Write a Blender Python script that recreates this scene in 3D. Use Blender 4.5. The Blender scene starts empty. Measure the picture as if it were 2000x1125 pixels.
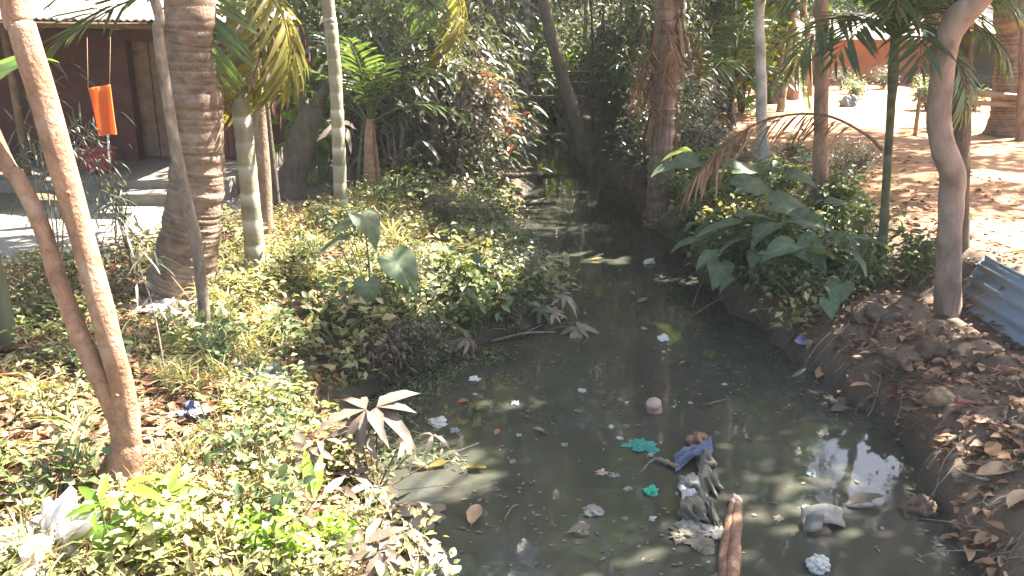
import bpy, math, random
import numpy as np
from mathutils import Vector, Matrix

random.seed(7)
rng = np.random.default_rng(11)
SC = bpy.context.scene
COL = SC.collection

# ------------------------------------------------------------------ camera, sky, sun, exposure
CAM_H, PITCH, FPX = 3.0, math.radians(17.5), 1732.0
cam_data = bpy.data.cameras.new('camera')
cam_data.sensor_width = 36.0
cam_data.lens = 18.0 / (1000.0 / FPX)
cam_data.clip_start = 0.05
cam_data.clip_end = 2000.0
cam = bpy.data.objects.new('camera', cam_data)
cam.location = (0, 0, CAM_H)
cam.rotation_euler = (math.pi / 2 - PITCH, 0, 0)
COL.objects.link(cam)
SC.camera = cam

SUN_EL = math.radians(51.0)
SUN_AZ = (0.86, 0.51)                       # horizontal direction towards the sun
SUN = np.array([SUN_AZ[0] * math.cos(SUN_EL), SUN_AZ[1] * math.cos(SUN_EL), math.sin(SUN_EL)])
SUN /= np.linalg.norm(SUN)
world = bpy.data.worlds.new('World')
SC.world = world
world.use_nodes = True
wn = world.node_tree.nodes
wn.clear()
sky = wn.new('ShaderNodeTexSky')
sky.sky_type = 'NISHITA'
sky.sun_disc = False
sky.sun_elevation = SUN_EL
sky.sun_rotation = math.atan2(SUN_AZ[0], SUN_AZ[1])
sky.air_density = 1.0
sky.dust_density = 3.0
bg = wn.new('ShaderNodeBackground')
bg.inputs['Strength'].default_value = 0.062
wo = wn.new('ShaderNodeOutputWorld')
world.node_tree.links.new(sky.outputs[0], bg.inputs[0])
world.node_tree.links.new(bg.outputs[0], wo.inputs[0])

sun_data = bpy.data.lights.new('sun', 'SUN')
sun_data.energy = 5.0
sun_data.angle = math.radians(0.53)
sun_data.color = (1.0, 0.93, 0.82)
sun = bpy.data.objects.new('sun', sun_data)
sun.rotation_euler = Vector((-SUN[0], -SUN[1], -SUN[2])).to_track_quat('-Z', 'Y').to_euler()
sun.location = (20, 12, 30)
COL.objects.link(sun)

SC.view_settings.view_transform = 'Standard'
SC.view_settings.look = 'None'
SC.view_settings.exposure = 3.15
SC.view_settings.gamma = 1.0
SC.view_settings.use_curve_mapping = False
cy = SC.cycles
cy.max_bounces = 8
cy.diffuse_bounces = 4
cy.glossy_bounces = 3
cy.transmission_bounces = 4
cy.transparent_max_bounces = 6
cy.caustics_reflective = False
cy.caustics_refractive = False
cy.sample_clamp_indirect = 8.0
cy.use_denoising = True

# ------------------------------------------------------------------ picture <-> place helpers
_F = np.array([0, math.cos(PITCH), -math.sin(PITCH)])
_U = np.array([0, math.sin(PITCH), math.cos(PITCH)])
_R = np.array([1.0, 0, 0])
_C = np.array([0, 0, CAM_H])


def ray(u, v):
    return _F + _R * (u - 1000.0) / FPX + _U * (562.5 - v) / FPX


def at_z(u, v, z=0.0):
    d = ray(u, v)
    return _C + d * ((z - CAM_H) / d[2])


def at_y(u, v, y):
    d = ray(u, v)
    return _C + d * (y / d[1])


def smooth(a, b, x):
    t = np.clip((x - a) / (b - a), 0, 1)
    return t * t * (3 - 2 * t)


def hash2(ix, iy, s):
    h = np.sin(ix * 127.1 + iy * 311.7 + s * 74.7) * 43758.5453
    return h - np.floor(h)


def vnoise(x, y, s=0.0):
    x = np.asarray(x, float); y = np.asarray(y, float)
    ix, iy = np.floor(x), np.floor(y)
    fx, fy = x - ix, y - iy
    fx = fx * fx * (3 - 2 * fx); fy = fy * fy * (3 - 2 * fy)
    a, b = hash2(ix, iy, s), hash2(ix + 1, iy, s)
    c, d = hash2(ix, iy + 1, s), hash2(ix + 1, iy + 1, s)
    return (a * (1 - fx) + b * fx) * (1 - fy) + (c * (1 - fx) + d * fx) * fy


def fbm(x, y, s=0.0, o=4):
    t, a, n = 0, 0.5, 0
    for k in range(o):
        t = t + a * vnoise(x * 2 ** k, y * 2 ** k, s + k * 3.3); n += a; a *= 0.5
    return t / n - 0.5


# ------------------------------------------------------------------ the lie of the land
LY = [-60, 0, 3, 4.2, 4.6, 5.2, 5.9, 6.35, 6.95, 7.5, 7.95, 8.25, 8.7, 9.4, 10.6, 11.9, 14.0, 15.2, 19.2, 23.5, 60]
LX = [-1.2, -.7, -.42, -.37, -.61, -.75, -1.1, -1.22, -.95, -.5, -.05, .25, .3, .22, -.08, -.14, .0, .45, .55, .85, 1.4]
RY = [-60, 0, 4.2, 5.1, 6.1, 6.65, 7.5, 8.85, 9.95, 11.65, 12.5, 14.3, 15.7, 19.2, 23.5, 60]
RX = [3, 2.6, 2.52, 2.67, 2.88, 2.7, 2.46, 2.24, 2.2, 2.2, 2.0, 1.92, 1.65, 1.33, 1.5, 2.2]
PATH = np.array([(-14, -2), (-8.4, 4.5), (-6.6, 7.4), (-5.0, 9.3), (-3.7, 10.9), (-2.9, 12.6), (-2.9, 20), (-4, 40)], float)


def seg_dist(x, y, pl):
    best = np.full(np.shape(x), 1e9)
    for a, b in zip(pl[:-1], pl[1:]):
        ab = b - a
        t = np.clip(((x - a[0]) * ab[0] + (y - a[1]) * ab[1]) / (ab @ ab), 0, 1)
        best = np.minimum(best, np.hypot(x - a[0] - t * ab[0], y - a[1] - t * ab[1]))
    return best


def edges(y, x=None):
    w = 0.10 * (vnoise(np.asarray(y) * 1.7, 3.3, 5) - .5) + 0.05 * (vnoise(np.asarray(y) * 5.1, 1.3, 6) - .5)
    return np.interp(y, LY, LX) + w, np.interp(y, RY, RX) - w + .16 * (vnoise(np.asarray(y) * 2.3, 7.7, 15) - .5) + .07 * (vnoise(np.asarray(y) * 6.5, 2.2, 16) - .5)


def height(x, y):
    x = np.asarray(x, float); y = np.asarray(y, float)
    lx, rx = edges(y)
    dl, dr = lx - x, x - rx
    hl = np.interp(dl, [-1.2, 0, .12, .4, .9, 1.7, 3, 10, 60], [-.5, -.03, .08, .27, .46, .64, .72, .76, 1.3])
    hr = np.interp(dr, [-1.0, 0, .1, .3, .8, 1.35, 1.6, 1.95, 4, 30, 80], [-.5, -.03, .16, .34, .45, .52, .62, .78, .84, .9, 1.5])
    h = np.where(dl > dr, hl, hr)
    d = np.maximum(dl, dr)
    k = smooth(0.0, .5, d)
    pd = seg_dist(x, y, PATH)
    flat = smooth(.8, 1.3, pd)
    h = h + k * (.10 * fbm(x * .9, y * .9, 1) * flat + .05 * fbm(x * 2.7, y * 2.7, 2) * flat)
    mud = smooth(0, .15, dr) * (1 - smooth(1.4, 2.2, dr))
    h = h + mud * (.28 * fbm(x * 2.3, y * 2.3, 9) + .14 * fbm(x * 6.5, y * 6.5, 12) + .05 * fbm(x * 17, y * 17, 13)) + k * .012 * fbm(x * 14, y * 14, 4) * (.3 + flat)
    h = h - .06 * (1 - flat) * (dl > 0)
    cut = smooth(-.02, .05, 4.31 - x) * smooth(1.0, 1.25, dr) * smooth(5.0, 5.6, y) * (1 - smooth(7.7, 8.3, y))     # ground dug away before the tin sheet
    h = h - cut * np.maximum(h - .36 - .06 * fbm(x * 3, y * 3, 15), 0) * .9
    h = h - .30 * np.exp(-(((x + 1.86) / .17) ** 2 + ((y - 4.62) / .22) ** 2))                  # washed out hollow by the forked tree
    back = smooth(4.33, 4.42, x) * smooth(5.0, 5.6, y) * (1 - smooth(8.2, 9.0, y))
    return h * (1 - back) + back * np.maximum(h, .80)


def hz(x, y):
    return float(height(np.array([x]), np.array([y]))[0])


def spot(u, v, lift=0.0):
    """point of the ground (or the water) seen at that place of the picture"""
    d = ray(u, v)
    d = d / np.linalg.norm(d)
    ts = np.concatenate([np.arange(2.5, 14, .02), np.arange(14, 60, .1)])
    P = _C + ts[:, None] * d
    g = np.maximum(height(P[:, 0], P[:, 1]), 0.0)
    i = np.argmax(P[:, 2] <= g + lift)
    return P[i]


# ------------------------------------------------------------------ materials
MATS = {}


def nodes(name):
    m = bpy.data.materials.new(name)
    m.use_nodes = True
    nt = m.node_tree
    nt.nodes.clear()
    out = nt.nodes.new('ShaderNodeOutputMaterial')
    MATS[name] = m
    return m, nt, out


def link(nt, a, b):
    nt.links.new(a, b)


def ramp(nt, fac, stops):
    r = nt.nodes.new('ShaderNodeValToRGB')
    e = r.color_ramp.elements
    while len(e) < len(stops):
        e.new(0.5)
    for el, (p, c) in zip(e, stops):
        el.position = p
        el.color = (*c, 1)
    if fac is not None:
        link(nt, fac, r.inputs[0])
    return r.outputs[0]


def tex_noise(nt, scale, detail=4, rough=.55, vec=None, dist=0.0):
    n = nt.nodes.new('ShaderNodeTexNoise')
    n.inputs['Scale'].default_value = scale
    n.inputs['Detail'].default_value = detail
    n.inputs['Roughness'].default_value = rough
    n.inputs['Distortion'].default_value = dist
    if vec is not None:
        link(nt, vec, n.inputs['Vector'])
    return n.outputs['Fac']


def mixc(nt, fac, a, b, mode='MIX'):
    m = nt.nodes.new('ShaderNodeMix')
    m.data_type = 'RGBA'
    m.blend_type = mode
    for sock, val in ((m.inputs[0], fac), (m.inputs[6], a), (m.inputs[7], b)):
        if hasattr(val, 'is_linked'):
            link(nt, val, sock)
        elif isinstance(val, (int, float)):
            sock.default_value = val
        else:
            sock.default_value = (*val, 1)
    return m.outputs[2]


def attr(nt, name):
    a = nt.nodes.new('ShaderNodeAttribute')
    a.attribute_name = name
    return a.outputs['Fac']


def texco(nt, kind='Object', scale=None):
    t = nt.nodes.new('ShaderNodeTexCoord').outputs[kind]
    if scale is None:
        return t
    mp = nt.nodes.new('ShaderNodeMapping')
    mp.inputs['Scale'].default_value = scale
    link(nt, t, mp.inputs['Vector'])
    return mp.outputs[0]


def bump(nt, h, strength=.4, dist=.02):
    b = nt.nodes.new('ShaderNodeBump')
    b.inputs['Strength'].default_value = strength
    b.inputs['Distance'].default_value = dist
    link(nt, h, b.inputs['Height'])
    return b.outputs[0]


def principled(nt, out, col, rough=.7, spec=.4, normal=None):
    p = nt.nodes.new('ShaderNodeBsdfPrincipled')
    if hasattr(col, 'is_linked'):
        link(nt, col, p.inputs['Base Color'])
    else:
        p.inputs['Base Color'].default_value = (*col, 1)
    if hasattr(rough, 'is_linked'):
        link(nt, rough, p.inputs['Roughness'])
    else:
        p.inputs['Roughness'].default_value = rough
    p.inputs['Specular IOR Level'].default_value = spec
    if normal is not None:
        link(nt, normal, p.inputs['Normal'])
    link(nt, p.outputs[0], out.inputs[0])
    return p


def leafmat(name, cols, transl=.35, rough=.38, spec=.5, tint=(1.25, 1.2, .5)):
    """leaf with a waxy face and light shining through it; cols from low to high 'var'"""
    m, nt, out = nodes(name)
    n = len(cols)
    c = ramp(nt, attr(nt, 'var'), [(i / max(1, n - 1), cc) for i, cc in enumerate(cols)])
    oi = nt.nodes.new('ShaderNodeObjectInfo')
    mr = nt.nodes.new('ShaderNodeMapRange')
    mr.inputs['To Min'].default_value = .78
    mr.inputs['To Max'].default_value = 1.22
    link(nt, oi.outputs['Random'], mr.inputs['Value'])
    blot = tex_noise(nt, 9, 3, .6, texco(nt))
    c = mixc(nt, .5, c, ramp(nt, blot, [(.3, (.62, .58, .5)), (.7, (1.25, 1.25, 1.2))]), 'MULTIPLY')
    hs = nt.nodes.new('ShaderNodeHueSaturation')
    link(nt, c, hs.inputs['Color'])
    link(nt, mr.outputs[0], hs.inputs['Value'])
    c = hs.outputs[0]
    p = nt.nodes.new('ShaderNodeBsdfPrincipled')
    link(nt, c, p.inputs['Base Color'])
    p.inputs['Roughness'].default_value = rough
    p.inputs['Specular IOR Level'].default_value = spec
    t = nt.nodes.new('ShaderNodeBsdfTranslucent')
    link(nt, mixc(nt, 1.0, c, tint, 'MULTIPLY'), t.inputs['Color'])
    mx = nt.nodes.new('ShaderNodeMixShader')
    mx.inputs[0].default_value = transl
    link(nt, p.outputs[0], mx.inputs[1])
    link(nt, t.outputs[0], mx.inputs[2])
    link(nt, mx.outputs[0], out.inputs[0])
    return m


def barkmat(name, base, dark, light, rings=0.0, scale=(14, 14, 3), bstr=.6, ringcol=None, moss=None):
    m, nt, out = nodes(name)
    v = texco(nt, 'Object', scale)
    n1 = tex_noise(nt, 1.0, 6, .65, v, .6)
    c = ramp(nt, n1, [(.28, dark), (.5, base), (.72, light)])
    big = tex_noise(nt, 2.2, 4, .6, texco(nt))
    c = mixc(nt, .6, c, ramp(nt, big, [(.35, (.6, .58, .55)), (.65, (1.2, 1.2, 1.2))]), 'MULTIPLY')
    if moss is not None:
        c = mixc(nt, ramp(nt, tex_noise(nt, 3.1, 5, .7, texco(nt)), [(.5, (0, 0, 0)), (.66, (1, 1, 1))]), c, moss)
    if ringcol is not None:
        c = mixc(nt, attr(nt, 'var'), c, ringcol)
    fine = tex_noise(nt, 40, 4, .6, texco(nt))
    add = nt.nodes.new('ShaderNodeMath')
    link(nt, n1, add.inputs[0]); link(nt, fine, add.inputs[1])
    principled(nt, out, c, .85, .25, bump(nt, add.outputs[0], bstr, .02))
    return m


def plainmat(name, col, col2=None, rough=.6, spec=.4, scale=8, bstr=.25, dist=.01, transl=0):
    m, nt, out = nodes(name)
    n = tex_noise(nt, scale, 5, .6, texco(nt))
    col2 = col2 or tuple(c * .6 for c in col)
    c = ramp(nt, n, [(.3, col2), (.7, col)])
    p = principled(nt, out, c, rough, spec, bump(nt, tex_noise(nt, scale * 4, 4, .6, texco(nt)), bstr, dist))
    if transl:
        t = nt.nodes.new('ShaderNodeBsdfTranslucent')
        link(nt, c, t.inputs['Color'])
        mx = nt.nodes.new('ShaderNodeMixShader')
        mx.inputs[0].default_value = transl
        link(nt, p.outputs[0], mx.inputs[1]); link(nt, t.outputs[0], mx.inputs[2])
        link(nt, mx.outputs[0], out.inputs[0])
    return m


# ground: soil of the bank, sandy path, orange yard and dark mud blended by what lies there
def ground_material():
    m, nt, out = nodes('earth')
    P = texco(nt)
    nA = tex_noise(nt, 1.3, 6, .6, P)
    nB = tex_noise(nt, 9, 6, .65, P)
    nC = tex_noise(nt, 45, 5, .7, P)
    soil = mixc(nt, nB, (.09, .07, .045), (.19, .15, .09))
    soil = mixc(nt, ramp(nt, nA, [(.45, (0, 0, 0)), (.6, (1, 1, 1))]), soil, (.10, .11, .045))
    path = mixc(nt, nB, (.20, .18, .15), (.33, .30, .255))
    yard = mixc(nt, ramp(nt, nA, [(.35, (0, 0, 0)), (.65, (1, 1, 1))]), (.37, .18, .09), (.45, .255, .15))
    yard = mixc(nt, ramp(nt, nB, [(.5, (0, 0, 0)), (.75, (1, 1, 1))]), yard, (.29, .15, .085))
    mud = mixc(nt, nB, (.075, .055, .04), (.19, .135, .095))
    c = mixc(nt, attr(nt, 'w_path'), soil, path)
    c = mixc(nt, attr(nt, 'w_yard'), c, yard)
    c = mixc(nt, attr(nt, 'w_mud'), c, mud)
    wet = attr(nt, 'w_wet')
    c = mixc(nt, wet, c, (.045, .036, .028))
    grit = ramp(nt, nC, [(.3, (.7, .68, .66)), (.7, (1.2, 1.2, 1.2))])
    c = mixc(nt, .7, c, grit, 'MULTIPLY')
    rr = nt.nodes.new('ShaderNodeMapRange')
    rr.inputs['To Min'].default_value = .92
    rr.inputs['To Max'].default_value = .35
    link(nt, wet, rr.inputs['Value'])
    add = nt.nodes.new('ShaderNodeMath')
    link(nt, nB, add.inputs[0]); link(nt, nC, add.inputs[1])
    principled(nt, out, c, rr.outputs[0], .35, bump(nt, add.outputs[0], .7, .03))
    return m


def water_material():
    m, nt, out = nodes('murky_water')
    P = texco(nt)
    n = tex_noise(nt, .7, 4, .55, P)
    c = ramp(nt, n, [(.3, (.035, .036, .029)), (.7, (.052, .052, .041))])
    scum = ramp(nt, tex_noise(nt, 22, 6, .75, P), [(.66, (0, 0, 0)), (.74, (1, 1, 1))])
    patch = ramp(nt, tex_noise(nt, 1.1, 3, .5, P), [(.5, (0, 0, 0)), (.7, (1, 1, 1))])
    sc = mixc(nt, 1.0, scum, patch, 'MULTIPLY')
    c = mixc(nt, sc, c, (.11, .105, .08))
    film = ramp(nt, tex_noise(nt, 2.6, 6, .7, P, .8), [(.50, (0, 0, 0)), (.68, (1, 1, 1))])
    c = mixc(nt, mixc(nt, 1.0, film, (.55, .55, .55), 'MULTIPLY'), c, (.078, .076, .060))
    w1 = tex_noise(nt, 3.0, 3, .5, P)
    w2 = tex_noise(nt, 14.0, 3, .5, texco(nt, 'Object', (1, .6, 1)))
    a = nt.nodes.new('ShaderNodeMath')
    a.operation = 'MULTIPLY_ADD'
    link(nt, w2, a.inputs[0]); a.inputs[1].default_value = .16; link(nt, w1, a.inputs[2])
    fr = nt.nodes.new('ShaderNodeMapRange')
    fr.inputs['To Min'].default_value = .035
    fr.inputs['To Max'].default_value = .09
    link(nt, film, fr.inputs['Value'])
    p = principled(nt, out, c, fr.outputs[0], .5, bump(nt, a.outputs[0], .05, .04))
    p.inputs['IOR'].default_value = 1.45
    return m


M_EARTH = ground_material()
M_WATER = water_material()
L_BANK = leafmat('bank_leaf', [(.14, .16, .065), (.22, .235, .09), (.35, .32, .15), (.44, .34, .21)], .35, .5)
L_WEED = leafmat('weed_leaf', [(.08, .12, .055), (.13, .18, .075), (.21, .24, .11)], .35, .45)
L_DARK = leafmat('shrub_leaf', [(.075, .085, .055), (.115, .13, .085), (.20, .20, .15)], .28, .34, .6)
L_GREY = leafmat('dusty_leaf', [(.10, .078, .06), (.16, .125, .10), (.23, .18, .145)], .2, .55, .35, (1.1, .95, .7))
L_TARO = leafmat('taro_leaf', [(.085, .125, .07), (.125, .17, .10), (.20, .24, .15)], .38, .5, .35)
L_PALM = leafmat('palm_leaf', [(.05, .09, .03), (.08, .13, .04), (.15, .17, .06)], .4, .33, .55)
L_YELL = leafmat('yellow_palm_leaf', [(.16, .18, .04), (.26, .24, .06), (.33, .26, .08)], .45, .4, .4)
L_DEAD = leafmat('dead_leaf', [(.13, .075, .045), (.23, .14, .085), (.36, .24, .14)], .2, .6, .3, (1.2, .9, .6))
L_LITTER = leafmat('litter_leaf', [(.10, .055, .035), (.22, .115, .065), (.34, .19, .11), (.42, .30, .19)], .15, .6, .3, (1.2, .9, .6))
L_LIME = leafmat('lime_leaf', [(.13, .24, .03), (.18, .30, .04), (.24, .34, .06)], .5, .4)
L_CROWN = leafmat('canopy_leaf', [(.04, .08, .025), (.07, .12, .035), (.12, .17, .05)], .35, .4)
L_RED = leafmat('copper_leaf', [(.30, .08, .03), (.42, .15, .05), (.40, .22, .08)], .35, .45, .4, (1.2, .8, .4))
B_PINK = barkmat('smooth_brown_bark', (.30, .165, .10), (.15, .09, .06), (.42, .26, .18), scale=(12, 12, 7), bstr=.75, moss=(.36, .25, .18))
B_COCO = barkmat('coconut_bark', (.20, .135, .095), (.10, .065, .05), (.30, .22, .16), ringcol=(.34, .25, .18), scale=(9, 9, 9), bstr=.8)
B_ARECA = barkmat('areca_bark', (.24, .22, .15), (.15, .14, .09), (.31, .29, .21), ringcol=(.44, .42, .34), scale=(8, 8, 4), bstr=.3)
B_GREENT = barkmat('green_stem', (.085, .095, .05), (.05, .055, .03), (.13, .14, .08), ringcol=(.17, .17, .11), scale=(8, 8, 3), bstr=.2)
B_DARK = barkmat('dark_bark', (.10, .075, .058), (.05, .04, .032), (.16, .125, .10), scale=(12, 12, 4), bstr=.9, moss=(.11, .115, .06))
B_GREY = barkmat('pale_grey_bark', (.42, .40, .37), (.27, .25, .22), (.55, .53, .50), scale=(10, 10, 4), bstr=.3, moss=(.24, .26, .18))
B_BROWN = barkmat('brown_bark', (.24, .16, .115), (.13, .085, .06), (.34, .25, .19), scale=(12, 12, 4), bstr=.7)
B_TAN = barkmat('tan_crooked_bark', (.27, .195, .15), (.17, .12, .09), (.36, .28, .22), scale=(8, 8, 4), bstr=.35)
B_DRY = barkmat('dry_sheath', (.24, .16, .12), (.11, .07, .05), (.36, .27, .21), scale=(16, 16, 1.5), bstr=.9)
B_TWIG = barkmat('twig_bark', (.20, .155, .12), (.11, .085, .06), (.30, .25, .20), scale=(20, 20, 8), bstr=.4)


# ------------------------------------------------------------------ mesh building
class MB:
    def __init__(self):
        self.v, self.f3, self.f4, self.a, self.n = [], [], [], [], 0

    def add(self, v, tris=None, quads=None, var=0.5):
        v = np.asarray(v, float).reshape(-1, 3)
        self.v.append(v)
        self.a.append(np.broadcast_to(np.asarray(var, float), (len(v),)) if np.ndim(var) == 0 else np.asarray(var, float))
        if tris is not None and len(tris):
            self.f3.append(np.asarray(tris, int) + self.n)
        if quads is not None and len(quads):
            self.f4.append(np.asarray(quads, int) + self.n)
        self.n += len(v)
        return self

    def merge(self, o, M=None):
        if o.n == 0:
            return self
        v = np.concatenate(o.v)
        if M is not None:
            Mn = np.array(M)
            v = v @ Mn[:3, :3].T + Mn[:3, 3]
        off = self.n
        self.v.append(v); self.a.append(np.concatenate(o.a))
        self.f3 += [f + off for f in o.f3]
        self.f4 += [f + off for f in o.f4]
        self.n += len(v)
        return self

    def mesh(self, name, mat, weld=False, smooth_shade=True):
        v = np.concatenate(self.v); a = np.concatenate(self.a)
        t = np.concatenate(self.f3) if self.f3 else np.zeros((0, 3), int)
        q = np.concatenate(self.f4) if self.f4 else np.zeros((0, 4), int)
        if weld:
            key = np.round(v * 2e4).astype(np.int64)
            _, idx, inv = np.unique(key, axis=0, return_index=True, return_inverse=True)
            inv = inv.reshape(-1)
            v, a = v[idx], a[idx]
            t, q = inv[t], inv[q]
            if len(t):
                t = t[(t[:, 0] != t[:, 1]) & (t[:, 1] != t[:, 2]) & (t[:, 0] != t[:, 2])]
            if len(q):
                bad = (q[:, 0] == q[:, 1]) | (q[:, 1] == q[:, 2]) | (q[:, 2] == q[:, 3]) | (q[:, 3] == q[:, 0])
                q = q[~bad]
        me = bpy.data.meshes.new(name)
        me.vertices.add(len(v))
        me.vertices.foreach_set('co', v.astype(np.float32).ravel())
        nl = len(t) * 3 + len(q) * 4
        me.loops.add(nl)
        me.loops.foreach_set('vertex_index', np.concatenate([t.ravel(), q.ravel()]).astype(np.int32))
        me.polygons.add(len(t) + len(q))
        ls = np.concatenate([np.arange(len(t)) * 3, len(t) * 3 + np.arange(len(q)) * 4]).astype(np.int32)
        me.polygons.foreach_set('loop_start', ls)
        me.polygons.foreach_set('loop_total', np.concatenate([np.full(len(t), 3), np.full(len(q), 4)]).astype(np.int32))
        me.polygons.foreach_set('use_smooth', np.full(len(t) + len(q), smooth_shade))
        at = me.attributes.new('var', 'FLOAT', 'POINT')
        at.data.foreach_set('value', a.astype(np.float32))
        me.update(calc_edges=True)
        me.validate()
        me.materials.append(mat)
        return me

    def build(self, name, mat, parent=None, weld=False, smooth_shade=True):
        return put(name, self.mesh(name, mat, weld, smooth_shade), parent)


def put(name, me, parent=None, M=None):
    o = bpy.data.objects.new(name, me)
    COL.objects.link(o)
    if parent is not None:
        o.parent = parent
    if M is not None:
        o.matrix_local = M
    return o


def thing(name, label, cat, loc=(0, 0, 0), rz=0.0, group=None, s=1.0):
    o = bpy.data.objects.new(name, None)
    o.empty_display_size = .1
    COL.objects.link(o)
    o.location = loc
    o.rotation_euler = (0, 0, rz)
    o.scale = (s, s, s)
    return tag(o, label, cat, group)


def tag(o, label=None, cat=None, group=None, kind=None):
    if label: o['label'] = label
    if cat: o['category'] = cat
    if group: o['group'] = group
    if kind: o['kind'] = kind
    return o


def resample(pts, n):
    """Catmull-Rom through pts, n points"""
    P = np.asarray(pts, float)
    if len(P) == 2:
        t = np.linspace(0, 1, n)[:, None]
        return P[0] * (1 - t) + P[1] * t
    Q = np.vstack([2 * P[0] - P[1], P, 2 * P[-1] - P[-2]])
    out = []
    for t in np.linspace(0, len(P) - 1 - 1e-9, n):
        i = int(t); f = t - i
        a, b, c, d = Q[i], Q[i + 1], Q[i + 2], Q[i + 3]
        out.append(.5 * (2 * b + (c - a) * f + (2 * a - 5 * b + 4 * c - d) * f ** 2 + (3 * b - a - 3 * c + d) * f ** 3))
    return np.array(out)


def tube(pts, rad, sides=8, var=.5, rough=0.0, seed=0, cap=True):
    """tapered tube through the given points"""
    P = np.asarray(pts, float)
    n = len(P)
    rad = np.broadcast_to(np.asarray(rad, float), (n,)) if np.ndim(rad) == 0 else np.asarray(rad, float)
    T = np.gradient(P, axis=0)
    T /= np.linalg.norm(T, axis=1)[:, None] + 1e-12
    ref = np.array([1, 0, 0]) if abs(T[0][0]) < .8 else np.array([0, 1.0, 0])
    A = np.zeros_like(P); B = np.zeros_like(P)
    a = np.cross(T[0], ref); a /= np.linalg.norm(a)
    for i in range(n):
        a = a - T[i] * (a @ T[i]); a /= np.linalg.norm(a) + 1e-12
        A[i] = a; B[i] = np.cross(T[i], a)
    th = np.arange(sides) * 2 * math.pi / sides
    r = rad[:, None] * np.ones(sides)[None]
    if rough:
        s = np.arange(n)[:, None] * .35 + seed * 7.1
        r = r * (1 + rough * 2 * (vnoise(np.cos(th)[None] * 1.6 + s * .9 + 20, np.sin(th)[None] * 1.6 + s * .5 + 40, seed) - .5))
    V = P[:, None] + A[:, None] * (np.cos(th)[None, :, None] * r[:, :, None]) + B[:, None] * (np.sin(th)[None, :, None] * r[:, :, None])
    V = V.reshape(-1, 3)
    i = np.arange(n - 1)[:, None] * sides; j = np.arange(sides)[None]; k = (j + 1) % sides
    q = np.stack([i + j, i + k, i + sides + k, i + sides + j], -1).reshape(-1, 4)
    va = np.repeat(np.broadcast_to(np.asarray(var, float), (n,)), sides)
    tris = []
    if cap:
        V = np.vstack([V, P[0], P[-1]]); va = np.append(va, [va[0], va[-1]])
        c0, c1 = n * sides, n * sides + 1
        jj = np.arange(sides)
        tris = np.vstack([np.stack([np.full(sides, c0), (jj + 1) % sides, jj], -1),
                          np.stack([np.full(sides, c1), (n - 1) * sides + jj, (n - 1) * sides + (jj + 1) % sides], -1)])
    return MB().add(V, tris, q, va)


PROF = {
    'lance': ([.35, .7], [1.0, .72]),
    'ovate': ([.3, .65], [1.0, .8]),
    'small': ([.45], [1.0]),
    'strap': ([.25, .75], [1.0, .8]),
    'heart': ([.12, .35, .7], [.95, 1.0, .62]),
    'big': ([.15, .4, .7, .88], [.62, 1.0, .8, .42]),
}


def leaves(P, D, N, L, W, shape='small', fold=.2, droop=.2, var=None, wave=0.0):
    """many leaf blades at once: P base, D towards the tip, N face normal"""
    P = np.asarray(P, float).reshape(-1, 3)
    n = len(P)
    D = np.broadcast_to(np.asarray(D, float), (n, 3)); N = np.broadcast_to(np.asarray(N, float), (n, 3))
    D = D / (np.linalg.norm(D, axis=1)[:, None] + 1e-9)
    S = np.cross(D, N); S /= np.linalg.norm(S, axis=1)[:, None] + 1e-9
    N = np.cross(S, D)
    L = np.broadcast_to(np.asarray(L, float), (n,))[:, None]; W = np.broadcast_to(np.asarray(W, float), (n,))[:, None]
    droop = np.broadcast_to(np.asarray(droop, float), (n,))[:, None]
    ts, ws = PROF[shape]
    rows = [P[:, None]]
    dz = np.array([0, 0, -1.0])
    for t, w in zip(ts, ws):
        c = P + D * L * t + dz * (droop * L * t * t)
        side = S * W * .5 * w; up = N * W * fold * w
        wv = N * W * wave * (rng.random((n, 1)) - .5)
        rows.append(np.stack([c - side + up + wv, c, c + side + up - wv], 1))
    rows.append((P + D * L + dz * droop * L)[:, None])
    V = np.concatenate(rows, 1)
    m = V.shape[1]; K = len(ts)
    tris = [(0, 2, 1), (0, 3, 2)]; quads = []
    for k in range(K - 1):
        a, b = 1 + 3 * k, 4 + 3 * k
        quads += [(a, a + 1, b + 1, b), (a + 1, a + 2, b + 2, b + 1)]
    a = 1 + 3 * (K - 1); tip = m - 1
    tris += [(a, a + 1, tip), (a + 1, a + 2, tip)]
    off = (np.arange(n) * m)[:, None, None]
    tr = (np.array(tris)[None] + off).reshape(-1, 3)
    qd = (np.array(quads)[None] + off).reshape(-1, 4) if quads else None
    if var is None:
        var = rng.random(n)
    va = np.repeat(np.broadcast_to(np.asarray(var, float), (n,)), m)
    return MB().add(V.reshape(-1, 3), tr, qd, va)


def unit(n):
    d = rng.normal(size=(n, 3))
    return d / np.linalg.norm(d, axis=1)[:, None]


def box(c, s, var=.5, M=None):
    x, y, z = np.asarray(s, float) / 2
    v = np.array([(-x, -y, -z), (x, -y, -z), (x, y, -z), (-x, y, -z), (-x, -y, z), (x, -y, z), (x, y, z), (-x, y, z)])
    if M is not None:
        v = v @ np.array(M)[:3, :3].T
    v = v + np.asarray(c, float)
    q = [(0, 3, 2, 1), (4, 5, 6, 7), (0, 1, 5, 4), (1, 2, 6, 5), (2, 3, 7, 6), (3, 0, 4, 7)]
    return MB().add(v, None, q, var)


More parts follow.
